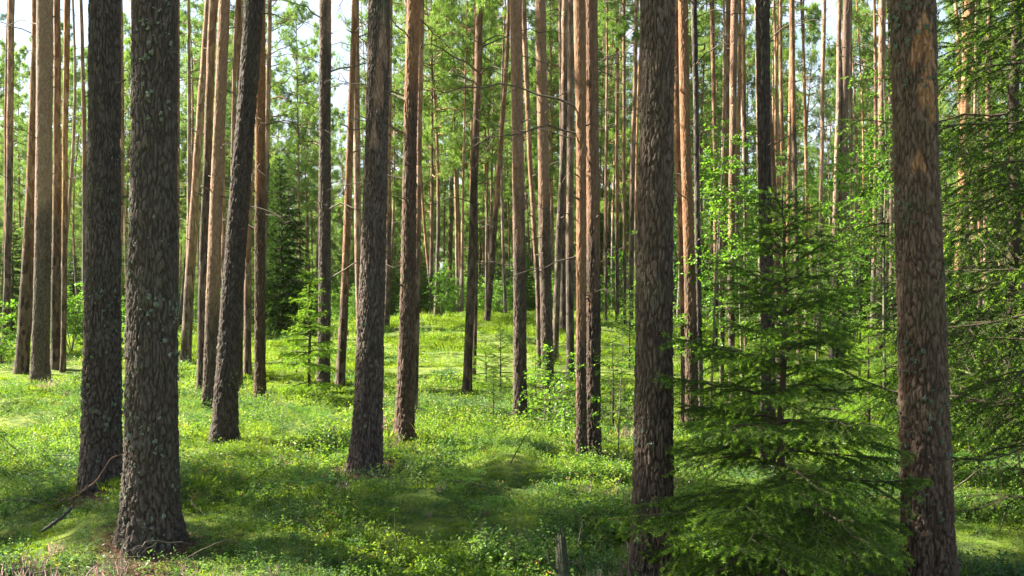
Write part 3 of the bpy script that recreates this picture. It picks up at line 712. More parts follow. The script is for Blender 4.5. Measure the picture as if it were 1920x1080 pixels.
for px, py, v, s, lab in [
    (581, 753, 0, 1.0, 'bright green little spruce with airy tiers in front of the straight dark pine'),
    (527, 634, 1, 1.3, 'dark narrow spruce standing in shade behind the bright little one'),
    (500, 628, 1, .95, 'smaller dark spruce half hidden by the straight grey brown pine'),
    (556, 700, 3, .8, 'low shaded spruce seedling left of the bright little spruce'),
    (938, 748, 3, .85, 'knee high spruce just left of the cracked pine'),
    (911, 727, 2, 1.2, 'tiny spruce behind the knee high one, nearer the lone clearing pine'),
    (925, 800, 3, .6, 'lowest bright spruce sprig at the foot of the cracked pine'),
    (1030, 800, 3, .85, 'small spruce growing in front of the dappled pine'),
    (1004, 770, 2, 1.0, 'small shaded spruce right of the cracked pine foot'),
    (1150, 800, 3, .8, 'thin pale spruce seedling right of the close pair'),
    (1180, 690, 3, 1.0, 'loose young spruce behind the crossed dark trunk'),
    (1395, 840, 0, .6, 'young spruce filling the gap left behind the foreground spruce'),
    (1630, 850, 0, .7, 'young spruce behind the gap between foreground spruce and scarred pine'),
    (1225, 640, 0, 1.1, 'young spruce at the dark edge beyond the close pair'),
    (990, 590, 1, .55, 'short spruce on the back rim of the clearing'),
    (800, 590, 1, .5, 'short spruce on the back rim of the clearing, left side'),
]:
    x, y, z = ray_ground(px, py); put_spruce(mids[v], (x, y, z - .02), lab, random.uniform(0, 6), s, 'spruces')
edge = spruce(31, 9.5, 2.3, z0=.5, whorl=.36, per=5, nlen=.028, nwid=.0075, dens=250, el0=-12, el1=30, sag=.1, droop2=.45, lvar=.3, mats=[M_sprdark, M_spbark, M_sprtip], sub=.12, sub2=.085, lod=1, rtrunk=.09, prof_pow=.7)
for px, d, rz, s, lab in [(1893, 10.5, 1.2, 1.05, 'tall dark spruce behind the scarred pine, boughs hanging in tiers'),
                          (2110, 6.6, 2.4, .85, 'big spruce at the right border whose bright tips reach into view'),
                          (1990, 15, .3, 1.1, 'tall spruce further back at the right border')]:
    x = (px - CX) / FOC * d; put_spruce(edge, (x, d, float(H(x, d))), lab, rz, s, 'spruces')

# ------------------------------------------------------------------ broad-leaved saplings and bushes
def sapling(seed, h, n1, L1, leaf, per, wig=.03, z0=.25, bush=False):
    rng = np.random.default_rng(seed); gs, gc = Geo(), Geo()
    ns = 5 if bush else 1
    n = 12; t = np.linspace(0, 1, n)
    ST = []
    for k in range(ns):
        a = rng.uniform(0, 6.28); ln = rng.uniform(.1, .5) if bush else rng.uniform(.02, .1)
        P = np.stack([math.cos(a) * ln * h * t ** 1.3, math.sin(a) * ln * h * t ** 1.3, h * t * (rng.uniform(.7, 1) if bush else 1) - .04], -1); P[1:] += np.cumsum(rng.normal(0, wig * h / n * .6, (n - 1, 3)) * np.array([1, 1, .2]), 0); ST.append(P)
    ST = np.array(ST); tubes(gs, ST, (.0045 * h + .003) * np.ones((ns, 1)) * np.linspace(1, .2, n)[None], 6)
    b = rng.integers(0, ns, n1); tt = rng.uniform(z0, 1, n1); s, ax = at_t(ST, b, tt)
    az = rng.uniform(0, 6.28, n1); el = np.radians(rng.normal(28, 14, n1)); D = np.stack([np.cos(az) * np.cos(el), np.sin(az) * np.cos(el), np.sin(el)], -1)
    L = L1 * (1.1 - .7 * tt) * rng.uniform(.6, 1.2, n1)
    P1 = curve_pts(s, D, L, 6, rng.uniform(.1, .4, n1), .03, rng); tubes(gc, P1, (.0022 * L / L1 + .0012)[:, None] * np.linspace(1, .35, 6)[None], 4, mi=1)
    m = 5; b2 = np.repeat(np.arange(n1), m); t2 = rng.uniform(.2, .95, n1 * m); s2, ax2 = at_t(P1, b2, t2)
    sd = norm(perp(ax2, rng) * np.array([1, 1, .35])); d2 = norm(ax2 + sd * .9)
    L2 = L[b2] * rng.uniform(.18, .42, len(b2)); P2 = curve_pts(s2, d2, L2, 4, np.full(len(b2), .15), .04, rng); tubes(gc, P2, np.full((len(b2), 1), .0012) * np.ones((1, 4)), 3, mi=1)
    for P, LS, t0, pr in ((P1, L, .3, per * .6), (P2, L2, .1, per)):
        cnt = np.maximum(2, (LS / leaf * pr).astype(int)); bb = np.repeat(np.arange(len(LS)), cnt)
        p, a_ = at_t(P, bb, rng.uniform(t0, 1, len(bb)))
        dd = norm(a_ * .5 + norm(perp(a_, rng) * np.array([1, 1, .4])) + rng.normal(0, .15, a_.shape)); nn = norm(np.array([0, 0, 1.]) + rng.normal(0, .45, dd.shape))
        leaves(gc, p, dd, nn, leaf * rng.uniform(.6, 1.15, len(p)), leaf * .6, mi=0)
    return gs.mesh('trunk', M_twiggreen, True), gc.mesh('leafy_crown', [M_leaf, M_twiggreen], False)

SAP = [sapling(41, 3.8, 64, .95, .044, 1.6), sapling(42, 3.1, 58, .8, .04, 1.7), sapling(43, 4.6, 76, 1.0, .048, 1.5), sapling(44, 1.7, 26, .75, .04, 1.3, z0=.15), sapling(45, .7, 16, .4, .035, 1.4, z0=.1)]
BUSH = [sapling(51, 2.3, 95, .8, .075, 1.5, bush=True, z0=.1), sapling(52, 1.5, 75, .65, .07, 1.5, bush=True, z0=.05)]
def put_sap(ms, loc, label, rz, s, name='sapling', cat='sapling', group='leafy saplings'):
    r = thing(name, label, cat, loc, rz, group, s); obj('trunk', ms[0], r); obj('crown', ms[1], r)
for px, d, v, s, lab in [
    (1158, 8.6, 3, .85, 'low leafy sapling arching in front of the close pair of pines'),
    (1062, 9.3, 4, 1.4, 'ankle high leafy sprout left of the close pair foot'),
    (1020, 10.2, 4, 1.3, 'small leafy sprout right of the cracked pine foot'),
    (1262, 12.5, 1, .95, 'leafy sapling showing just right of the crossed dark trunk'),
    (1330, 10.2, 0, .93, 'bright leafy sapling left of the foreground spruce, thin curved stem'),
    (1352, 14.0, 2, .95, 'tall leafy sapling behind the thin orange pines at right'),
    (1392, 11.5, 1, 1.15, 'bright leafy sapling rising beside the pale footed pine'),
    (1428, 15.0, 2, .9, 'tall leafy sapling behind the dark pine of the young spruce'),
    (1530, 16.0, 0, 1.0, 'leafy sapling in the gap right of the spruce tip'),
    (1612, 12.8, 0, 1.0, 'leafy sapling between the orange brown pine and the grey pine'),
    (1658, 11.0, 2, .9, 'tall leafy sapling wrapped around the grey pine left of the scarred pine'),
    (1600, 18.5, 2, .95, 'leafy sapling in the back, right of the orange brown pine'),
    (1805, 13.0, 0, 1.0, 'leafy sapling under the hanging spruce boughs, right of the scarred pine'),
    (1870, 13.5, 1, 1.1, 'leafy sapling close to the right border'),
    (1240, 20.0, 2, .9, 'tall leafy sapling at the dark edge beyond the crossed trunk'),
    (1480, 20.0, 2, 1.0, 'leafy sapling far behind the young spruce tip')]:
    x = (px - CX) / FOC * d; put_sap(SAP[v], (x, d, float(H(x, d)) - .02), lab, random.uniform(0, 6), s)
for px, d, v, s, lab in [(133, 21, 0, .95, 'round green bush behind the slim left pines'), (5, 19, 1, 1.0, 'low bush at the left border'), (255, 24, 1, 1, 'green bush glimpsed between the two thickest trunks')]:
    x = (px - CX) / FOC * d; put_sap(BUSH[v], (x, d, float(H(x, d)) - .02), lab, 1, s, 'bush', 'bush', 'bushes')
rng = random.Random(21)
bushes = []
for k in range(120):
    for _ in range(60):
        y = rng.uniform(24, 52); x = rng.uniform(-1, 1) * y * .58
        if k >= 70: y = rng.uniform(34, 44); x = rng.uniform(-.27, .16) * y
        px = CX + x / y * FOC
        if clear_zone(x, y) or (520 < px < 1190 and y < 36) or (px < 520 and y < 29): continue
        if any(math.hypot(x - a, y - b) < 1.4 for a, b in bushes): continue
        if any(math.hypot(x - a, y - b) < .4 for a, b, _ in far): continue
        break
    bushes.append((x, y)); px = CX + x / y * FOC
    side = 'left of the clearing' if px < 560 else ('beyond the clearing rim' if px < 1190 else 'behind the saplings at right')
    z = float(H(x, y)) - .03
    if rng.random() < .5: put_spruce(mids[1] if rng.random() < (.3 if k >= 70 else .75) else mids[3], (x, y, z), f'young spruce in the shady back undergrowth {side}', rng.uniform(0, 6), rng.uniform(.55, 1.0), f'undergrowth spruces {side}')
    else: put_sap(BUSH[rng.randrange(2)], (x, y, z), f'leafy bush in the shady back undergrowth {side}', rng.uniform(0, 6), rng.uniform(.7, 1.3), 'bush', 'bush', f'undergrowth bushes {side}')

# ------------------------------------------------------------------ far wood beyond, and the surrounding wood outside the view, with unseen trees added for shade
def merged(name, parts):
    """parts: (mesh, offset, scale) -> one mesh, for the uncountable far wood only"""
    g = Geo(); mats = []; ups = []
    for src, off, sc in parts:
        V = np.empty(len(src.vertices) * 3, np.float32); src.vertices.foreach_get('co', V); V = V.reshape(-1, 3) * sc + np.array(off)
        ls = np.empty(len(src.loops), np.int32); src.loops.foreach_get('vertex_index', ls)
        st = np.empty(len(src.polygons), np.int32); tt = st.copy(); ms = st.copy()
        src.polygons.foreach_get('loop_start', st); src.polygons.foreach_get('loop_total', tt); src.polygons.foreach_get('material_index', ms)
        b = g.n; g.add(V); rm = []
        for m_ in src.materials:
            if m_ not in mats: mats.append(m_)
            rm.append(mats.index(m_))
        rm = np.array(rm)
        s3, s4 = st[tt == 3], st[tt == 4]
        if len(s3): g.t.append(ls[s3[:, None] + np.arange(3)].astype(np.int64) + b); g.tm.append(rm[ms[tt == 3]])
        if len(s4): g.q.append(ls[s4[:, None] + np.arange(4)].astype(np.int64) + b); g.qm.append(rm[ms[tt == 4]])
        ups.append(np.array([d.value for d in src.attributes['up'].data]) if 'up' in src.attributes else np.ones(len(V)))
    return g.mesh(name, mats, False, {'up': np.concatenate(ups), 'tone': np.full(g.n, .5)})
wv = []
for i in range(5):
    me, prof, ci, zb, Ht = FARV[i]
    wv.append(merged('woodland_tree', [(me, (0, 0, 0), 1), (CROWNS[ci], (prof[1][-3], prof[2][-3], zb - 3), (1.15, 1.15, 1.35))]))
wv.append(merged('woodland_young_pine', [(CROWNS[1], (0, 0, .4), (1.1, 1.1, 1.1))]))
wv.append(merged('woodland_spruce', [(mids[1][0], (0, 0, 0), 1), (mids[1][1], (0, 0, 0), 1)]))
wv.append(merged('woodland_bush', [(BUSH[0][0], (0, 0, 0), 1), (BUSH[0][1], (0, 0, 0), 1)]))
rw = random.Random(9)
def spread(n, y0, y1, gap, pw=.8, m=4):
    out = []; tr = 0
    while len(out) < n and tr < 40000:
        tr += 1; y = y0 + (y1 - y0) * rw.random() ** pw; x = rw.uniform(-1, 1) * (y * .5647 + m)
        if not any((x - a) ** 2 + (y - b) ** 2 < gap for a, b in out): out.append((x, y))
    return out
wp = [(x, y, rw.randrange(5), rw.uniform(.68, 1.0)) for x, y in spread(700, 58, 150, 2.)]
wp += [(x, y, 5, rw.uniform(.6, 1.35)) for x, y in spread(230, 52, 120, 3, 1.)]
wp += [(x, y, 6, rw.uniform(.8, 1.9)) for x, y in spread(150, 48, 110, 3, 1.)]
wp += [(x, y, 7, rw.uniform(1, 2.1)) for x, y in spread(190, 50, 110, 2.5, 1.)]
out = []; tries = 0
while len(out) < 46 and tries < 20000:
    tries += 1; x = rw.uniform(-42, 20); y = rw.uniform(-6, 40)
    if in_view(x, y, 2.0) and y > 0: continue
    if x > 5 and (y < 4 or x < y * .56 + 2 or x > y * .56 + 9): continue
    if math.hypot(x, y) < 4.5 or any((x - a[0]) ** 2 + (y - a[1]) ** 2 < 9 for a in out): continue
    if shades(x, y, 8.5, 17, 1.5) > 0: continue
    out.append((x, y, rw.randrange(5), rw.uniform(.9, 1.1)))
SHD = [(MID[i]['pos'][0], MID[i]['pos'][1], zz) for i in (0, 1, 2, 3) for zz in (1.4, 3., 4.4)] + [(*ray_ground(a, b)[:2], .2) for a, b in ((400, 905), (560, 930), (740, 935), (1250, 1075), (1480, 1060))]
for (x, y, z) in SHD:  # unseen trees added sunward of each point to cast shade on it
    for hz_ in ((12.4,) if z < .5 else (11.4, 13.6)):
        t = (hz_ - z) / TE + rw.uniform(-.5, .5); tx, ty = x + SUN_AZ.x * t + rw.uniform(-.3, .3), y + SUN_AZ.y * t + rw.uniform(-.3, .3)
        if in_view(tx, ty, 1.8) or any((tx - a[0]) ** 2 + (ty - a[1]) ** 2 < 2.2 for a in out) or shades(tx, ty, 9.5, 15.5, .9) > 4: continue
        out.append((tx, ty, rw.randrange(5), rw.uniform(.95, 1.05)))
wp = np.array(wp + out); nw_ = len(wp)
r_ = np.random.default_rng(3)
scatter('woodland', 'dense pine wood fading away behind the counted trees, plus unseen added shade trees', np.stack([wp[:, 0], wp[:, 1], H(wp[:, 0], wp[:, 1])], -1), wp[:, 2].astype(int), r_.uniform(0, 6.28, nw_), wp[:, 3], wv, r_.normal(0, .02, (nw_, 2)))

# ------------------------------------------------------------------ ferns
def fern_mesh(seed, n=4, L=.55, mat=None):
    rng = np.random.default_rng(seed); out = []
    for k in range(n):
        g = Geo(); az = k / n * 6.28 + rng.normal(0, .3); el = math.radians(rng.uniform(42, 68))
        D = np.array([[math.cos(az) * math.cos(el), math.sin(az) * math.cos(el), math.sin(el)]]); l = L * rng.uniform(.7, 1.1)
        P = curve_pts(np.zeros((1, 3)), D, np.array([l]), 12, np.array([.38]), .004, rng); tubes(g, P, np.linspace(.0022, .0007, 12)[None], 4)
        m = 12; t = np.repeat(np.linspace(.25, .97, m), 2); sgn = np.tile([1, -1], m); s, ax = at_t(P, np.zeros(len(t), int), t)
        side = norm(np.cross(ax, [0, 0, 1.])) * sgn[:, None]; pl = l * .34 * np.sin(np.pi * np.clip((1.06 - t) / .95, 0, 1) ** .8) ** .8 + .01
        d2 = norm(side + ax * .45); P2 = curve_pts(s, d2, pl, 5, np.full(len(t), .15), 0)
        mm = 9; b = np.repeat(np.arange(len(t)), mm * 2); t3 = np.tile(np.repeat(np.linspace(.06, .97, mm), 2), len(t)); sg = np.tile([1, -1], len(t) * mm)
        s3, a3 = at_t(P2, b, t3); up = norm(np.cross(a3, side[b]) * sgn[b][:, None] + np.array([0, 0, 1e-3])); inn = norm(np.cross(a3, np.array([0, 0, 1.]))) * sg[:, None]
        fastleaf(g, s3, norm(inn + a3 * .5), np.array([0, 0, 1.]) + rng.normal(0, .15, s3.shape), pl[b] * .15 * (1.05 - t3) + .007, .0075)
        out.append(g.mesh('frond', mat or M_fern, False))
    return out
FERN = [fern_mesh(61), fern_mesh(62, 3, .6), fern_mesh(63, 5, .5)]
for px, py, v, s, lab in [
    (118, 915, 0, .62, 'pale shaded fern beside the foot of the thick mossy pine'), (95, 955, 1, .5, 'small pale fern left of the fallen curved branch'),
    (568, 938, 2, .62, 'yellowish fern left of the brown mound'), (850, 955, 1, .55, 'fern in shade right of the mound pine shadow'),
    (880, 925, 0, .5, 'fern at the end of the mound pine shadow'), (745, 965, 1, .45, 'small fern in front of the mound pine'),
    (573, 810, 2, .9, 'fern in shadow patch below the bright little spruce'), (925, 985, 0, .4, 'fresh green fern among bilberry in the middle foreground'),
    (215, 770, 2, .8, 'bright fern left of the thick mossy pine, in the sunny strip'), (105, 800, 1, .8, 'yellow green fern in the sunny left patch'),
    (20, 750, 0, .9, 'pale fern at the left border under the slim pines'), (800, 660, 1, 1.0, 'fern on the sunny slope of the clearing, left part'),
    (950, 640, 2, 1.0, 'fern high on the sunny slope beside the leaning back pine'), (560, 660, 0, 1.0, 'fern on the slope behind the dark spruce'),
    (1660, 965, 1, .6, 'fern between the foreground spruce and the scarred pine'), (1600, 905, 0, .6, 'green fern glimpsed behind the foreground spruce'),
    (1860, 900, 2, .7, 'fern right of the scarred pine in shade'), (1840, 860, 1, .7, 'fern behind the scarred pine under the spruce boughs')]:
    x, y, z = ray_ground(px, py); r = thing('fern', lab, 'fern', (x, y, float(H(x, y)) + .07), random.uniform(0, 6), 'ferns', s * 1.15)
    for me in FERN[v]: obj('frond', me, r)

# ------------------------------------------------------------------ ground
ys = np.concatenate([np.arange(-14, 3, .8), np.arange(3, 14, .07), np.arange(14, 40, .22), np.arange(40, 160, 2.5), np.arange(160, 620, 30)])
us = np.linspace(-1, 1, 361)
U, Yg = np.meshgrid(us, ys); Xg = np.sign(U) * np.abs(U) ** 1.9 * (48 + .8 * np.maximum(Yg, 0))
Zg = H(Xg, Yg)
bare = np.zeros_like(Xg)
for i, rr in ((0, .45), (1, .48), (2, .75), (3, .4), (4, .4), (5, .35), (6, .35), (7, .4), (9, .35), (12, .3), (16, .35)):
    x, y, z = MID[i]['pos']; bare = np.maximum(bare, np.clip(1.1 - np.hypot((Xg - x - .1), (Yg - y + .12)) / rr * (1 + .5 * (vnoise(Xg * 5, Yg * 5, 8) - .5)), 0, 1))
g = Geo(); nr, nc = Xg.shape
i, j = np.meshgrid(np.arange(nr - 1), np.arange(nc - 1), indexing='ij'); a = (i * nc + j).ravel()
g.add(np.stack([Xg, Yg, Zg], -1), q=np.stack([a, a + 1, a + nc + 1, a + nc], -1))
m, N, L = newmat('mossy_forest_floor')
tc = N.new('ShaderNodeTexCoord'); P_ = tc.outputs['Object']
n1 = noise(N, L, P_, .9, 5, .6); n2 = noise(N, L, P_, 38, 5, .7); n3 = noise(N, L, P_, 7, 4, .6)
gr = ramp(N, [(.25, (.03, .05, .012)), (.45, (.08, .12, .02)), (.6, (.15, .19, .03)), (.8, (.24, .26, .05))]); L.new(n3, gr.inputs[0])
br = ramp(N, [(.3, (.03, .018, .011)), (.5, (.09, .052, .03)), (.7, (.2, .125, .075))]); L.new(n2, br.inputs[0])
ba = N.new('ShaderNodeAttribute'); ba.attribute_name = 'bare'
f = math_(N, L, 'MULTIPLY_ADD', n1, 1.4, -.62); f = math_(N, L, 'MAXIMUM', f, ba.outputs['Fac'])
f = math_(N, L, 'ADD', f, math_(N, L, 'MULTIPLY_ADD', n2, .8, -.4))
fr = N.new('ShaderNodeMapRange'); fr.inputs[1].default_value = .2; fr.inputs[2].default_value = .55; L.new(f, fr.inputs[0])
col = mixc(N, L, fr.outputs[0], gr.outputs[0], br.outputs[0])
bs = N.new('ShaderNodeBsdfPrincipled'); bs.inputs['Roughness'].default_value = .95; bs.inputs['Specular IOR Level'].default_value = .15; L.new(col, bs.inputs['Base Color'])
bp = N.new('ShaderNodeBump'); bp.inputs['Strength'].default_value = .8; bp.inputs['Distance'].default_value = .03; L.new(math_(N, L, 'ADD', n2, n3), bp.inputs['Height']); L.new(bp.outputs[0], bs.inputs['Normal'])
o = N.new('ShaderNodeOutputMaterial'); L.new(bs.outputs[0], o.inputs[0])
gro = obj('ground', g.mesh('ground', m, True, {'bare': bare.ravel()})); gro['kind'] = 'structure'

# ------------------------------------------------------------------ ground cover
def clump(seed, n, h, spread, leaf, lw, per, upright=.8, mat=M_bil):
    rng = np.random.default_rng(seed); g = Geo()
    r = spread * rng.uniform(0, 1, n) ** .6; a = rng.uniform(0, 6.28, n)
    S = np.stack([r * np.cos(a), r * np.sin(a), np.full(n, -.02)], -1)
    D = norm(np.stack([np.cos(a) * .5, np.sin(a) * .5, np.full(n, upright)], -1) + rng.normal(0, .28, (n, 3)))
    L = h * rng.uniform(.55, 1.15, n) * (1 - .35 * r / spread); P = curve_pts(S, D, L, 4, np.full(n, .2), .05, rng)
    tubes(g, P, np.full((n, 1), .0011) * np.linspace(1, .5, 4)[None], 3, mi=1)
    b = np.repeat(np.arange(n), per); p, ax = at_t(P, b, rng.uniform(.25, 1, n * per))
    p = p + perp(ax, rng) * rng.uniform(0, h * .16, len(p))[:, None]
    dd = norm(ax * .35 + norm(perp(ax, rng) * np.array([1, 1, .6]))); nn = norm(np.array([0, 0, 1.]) + rng.normal(0, .55, dd.shape))
    fn = leaves if leaf < .02 else fastleaf
    fn(g, p, dd, nn, leaf * rng.uniform(.6, 1.2, len(p)), lw)
    return g.mesh('bilberry_clump', [mat, M_twiggreen], False)
BN = [clump(71, 18, .18, .12, .0185, .0095, 13), clump(72, 22, .14, .13, .0155, .008, 13), clump(73, 15, .24, .10, .02, .010, 13), clump(74, 26, .09, .14, .013, .007, 12)]
BF = [clump(75, 16, .16, .16, .032, .019, 7), clump(76, 18, .12, .17, .028, .017, 7), clump(77, 14, .2, .14, .034, .02, 8)]
def sprigs(seed, n, h, spread, w, mat, tilt=.35, name='tuft', k=1):
    rng = np.random.default_rng(seed); g = Geo(); r = spread * rng.uniform(0, 1, n) ** .5; a = rng.uniform(0, 6.28, n)
    p = np.stack([r * np.cos(a), r * np.sin(a), np.full(n, -.01)], -1); d = norm(np.stack([np.zeros(n), np.zeros(n), np.ones(n)], -1) + rng.normal(0, tilt, (n, 3)))
    L = h * rng.uniform(.5, 1.2, n); P = curve_pts(p, d, L, 4, np.full(n, .0) + rng.uniform(.1, .9, n) * tilt, .02, rng)
    s = norm(np.cross(d, rng.normal(0, 1, (n, 3)))) * w / 2; wd = np.array([1, .9, .6, .08])
    V = np.concatenate([P[:, :, None] + s[:, None, None] * wd[None, :, None, None], P[:, :, None] - s[:, None, None] * wd[None, :, None, None]], 2)
    b = np.arange(n)[:, None] * 8; Q = np.concatenate([b + np.array([[0, 1, 3, 2]]) + 2 * i for i in range(3)]); g.add(V, q=Q)
    return g.mesh(name, mat, False)
def moss_cushion(seed, n, rad, hh, l, w):
    rng = np.random.default_rng(seed); g = Geo(); r = rad * rng.uniform(0, 1, n) ** .5; a = rng.uniform(0, 6.28, n)
    z = hh * (1 - (r / rad) ** 2); p = np.stack([r * np.cos(a), r * np.sin(a), z - .012], -1)
    d = norm(np.stack([np.cos(a) * r / rad * .6, np.sin(a) * r / rad * .6, np.ones(n)], -1) + rng.normal(0, .45, (n, 3))); fastleaf(g, p, d, rng.normal(0, 1, p.shape), l * rng.uniform(.5, 1.3, n), w)
    return g.mesh('moss_cushion', M_moss, False)
GR = [sprigs(81, 26, .2, .07, .0035, M_grass, .35), sprigs(82, 34, .13, .1, .003, M_grass, .5)]
MO = [moss_cushion(84, 380, .2, .012, .036, .007), moss_cushion(85, 340, .25, .008, .045, .009)]
HE = [sprigs(86, 30, .2, .09, .007, M_heath, .3), sprigs(87, 22, .16, .08, .008, M_heath, .35)]

r_ = np.random.default_rng(17)
def field(y0, y1, dens, margin=.8):
    A = (.5647 * (y1 + y0) + 2 * margin) * (y1 - y0); n = int(A * dens)
    y = np.sqrt(r_.uniform(y0 ** 2, y1 ** 2, n)); x = r_.uniform(-1, 1, n) * (.5647 * y + margin)
    return x, y
def barem(x, y):
    b = np.zeros_like(x)
    for i, rr in ((0, .28), (1, .3), (2, .5), (3, .2), (4, .22), (5, .16), (6, .15), (7, .18), (9, .2), (12, .15), (16, .2)):
        tx, ty, _ = MID[i]['pos']; b = np.maximum(b, 1 - np.hypot(x - tx - .08, y - ty + .1) / rr * (1 + .6 * (vnoise(x * 4, y * 4, 9) - .5)))
    return b
def cover(name, label, specs, variants, keep, zoff=0, tiltamp=.12, cat='ground cover'):
    X, Y, I, S = [], [], [], []
    for (y0, y1, dens, ids, s0, s1) in specs:
        x, y = field(y0, y1, dens); k = keep(x, y); x, y = x[k], y[k]
        X.append(x); Y.append(y); I.append(r_.choice(ids, len(x))); S.append(r_.uniform(s0, s1, len(x)) * (.35 + 1.3 * vnoise(x / .6, y / .6, 14)))
    X, Y, I, S = map(np.concatenate, (X, Y, I, S))
    scatter(name, label, np.stack([X, Y, H(X, Y) + zoff], -1), I, r_.uniform(0, 6.28, len(X)), S, variants, r_.normal(0, tiltamp, (len(X), 2)), cat)
def kb(thr):
    def f(x, y):
        meadow = sstep(14, 20, y) * np.exp(-((x - .5) / 7.5) ** 2)
        return (fbm(x / 2.2, y / 2.2, 41, 3) + r_.normal(0, .05, len(x)) > thr + .24 * meadow) & (barem(x, y) < .1)
    return f
cover('bilberry_cover', 'low bilberry shrubs carpeting the forest floor', [(3.6, 8.5, 85, [0, 1, 2, 3], .8, 1.35), (8.5, 14, 55, [0, 1, 2, 3], .9, 1.4), (14, 24, 17, [4, 5, 6], .8, 1.2), (24, 36, 8, [4, 5, 6], 1.1, 1.6), (36, 60, 2.5, [4, 5, 6], 1.8, 2.8)], BN + BF, kb(.33))
cover('moss_carpet', 'yellow green moss cushions between the shrubs', [(3.6, 9, 26, [0, 1], .4, .9), (9, 20, 18, [0, 1], .7, 1.3), (20, 36, 15, [0, 1], 1.1, 2.)], MO, lambda x, y: (barem(x, y) < .35) & (fbm(x / 1.5, y / 1.5, 51, 3) > .44), cat='moss')
cover('grass_tufts', 'thin grass blades scattered among moss and shrubs', [(3.6, 9, 3, [0, 1], .5, 1.0), (9, 20, 5, [0, 1], .8, 1.3), (20, 34, 5, [0, 1], 1.2, 1.8)], GR, lambda x, y: (barem(x, y) < .3) & ((fbm(x / 1.8, y / 1.8, 61, 3) > .52) | ((y < 5.6) & (x < -1.6))), cat='grass')
def hk(x, y): return ((y < 5.4) & (x < -1.75) & (r_.uniform(0, 1, len(x)) < .85)) | ((fbm(x / 1.3, y / 1.3, 71, 2) > .66) & (y < 14))
cover('heather_tufts', 'pinkish heather sprigs along the near left edge', [(3.6, 5.6, 26, [0, 1], .55, 1.0), (5.6, 14, 5, [0, 1], .6, 1.0)], HE, hk, cat='heather')
xt, yt = field(3.8, 16, 2.6); kt = (barem(xt, yt) < 1) & (fbm(xt / 1.2, yt / 1.2, 91, 2) > .42); xt, yt = xt[kt], yt[kt]
scatter('twig_litter', 'small dead twigs dropped among the shrubs', np.stack([xt, yt, H(xt, yt) + r_.uniform(.02, .1, len(xt))], -1), r_.integers(0, 6, len(xt)), r_.uniform(0, 6.28, len(xt)), r_.uniform(.15, .38, len(xt)), DEAD, r_.normal(0, .3, (len(xt), 2)), 'twigs')
# brown needle litter on the bare mounds
g = Geo(); rl = np.random.default_rng(19)
for i, rr, n in ((0, .5, 1200), (1, .6, 2200), (2, .7, 2200), (3, .35, 500), (4, .35, 300), (7, .4, 600), (5, .35, 500)):
    x, y, _ = MID[i]['pos']; rad = rr * .8 * rl.uniform(0, 1, n) ** .6; a = rl.uniform(0, 6.28, n); X = x + .1 + rad * np.cos(a); Y = y - .1 + rad * np.sin(a)
    p = np.stack([X, Y, H(X, Y) + .004 + rl.uniform(0, .012, n)], -1); d = norm(np.stack([rl.normal(0, 1, n), rl.normal(0, 1, n), rl.normal(0, .25, n)], -1)); needles(g, p, d, rl.uniform(.02, .055, n), .0035, rl)
o = obj('needle_litter', g.mesh('needle_litter', M_needlelitter, False)); o['kind'] = 'stuff'; tag(o, 'brown fallen needles and bark flakes round the trunk feet', 'litter')

# ------------------------------------------------------------------ snag, seedling, fallen wood
def crooked(name, pts, rads, mat, k=10, seed=1, sub=6, rough=.12):
    rng = np.random.default_rng(seed); P = np.array(pts, float); t = np.linspace(0, 1, len(P)); tt = np.linspace(0, 1, len(P) * sub)
    Q = np.stack([np.interp(tt, t, P[:, c]) for c in range(3)], -1); R = np.interp(tt, t, rads)
    for _ in range(2): Q[1:-1] = (Q[:-2] + Q[1:-1] * 2 + Q[2:]) / 4
    Q[1:] += rng.normal(0, 1, (len(Q) - 1, 3)) * R[1:, None] * rough
    g = Geo(); tubes(g, Q[None], (R * (1 + rng.normal(0, rough * .6, len(R))))[None], k)
    g.add(Q[-1:] + (Q[-1] - Q[-2]) * .3); last = g.n - 1; base = (len(Q) - 1) * k
    g.t.append(np.array([[base + j, base + (j + 1) % k, last] for j in range(k)])); g.tm.append(np.zeros(k))
    return g.mesh(name, mat, True)
d = 4.6; x = (1052 - CX) / FOC * d; z = float(H(x, d))
ht = CAMZ - 448 / FOC * d - z
sn = thing('tree_stump', 'thin grey broken stump with bare twigs in the bilberry foreground', 'stump', (x, d, z))
def snag_mesh():
    rng = np.random.default_rng(5); k = 26; zs_ = np.linspace(-.1, ht, 40); th = np.arange(k) / k * 2 * np.pi; TH, Z = np.meshgrid(th, zs_)
    rr = .034 - .008 * np.clip(Z / ht, 0, 1) + .02 * np.exp(-np.maximum(Z, 0) / .06); rr = rr * (1 + .3 * (fbm(TH * 2.5, Z * 4, 7, 3) - .5)) + .006 * (vnoise(TH * 4.1, Z * 3, 8) - .5)
    zt_ = ht - .07 * vnoise(th * 2.2, th * 0 + .3, 9) - .035 * rng.random(k) + .03 * np.cos(th); Z = np.minimum(Z, zt_[None])
    V = np.stack([rr * np.cos(TH) + .01 * np.sin(Z * 9), rr * np.sin(TH), Z], -1); g = Geo(); n = len(zs_)
    i, j = np.meshgrid(np.arange(n - 1), np.arange(k), indexing='ij'); j2 = (j + 1) % k; g.add(V, q=np.stack([i * k + j, i * k + j2, (i + 1) * k + j2, (i + 1) * k + j], -1).reshape(-1, 4))
    g.add([[.005, 0, ht - .1]]); g.t.append(np.array([[(n - 1) * k + j, (n - 1) * k + (j + 1) % k, g.n - 1] for j in range(k)])); g.tm.append(np.zeros(k))
    return g.mesh('trunk', M_snag, False)
obj('trunk', snag_mesh(), sn)
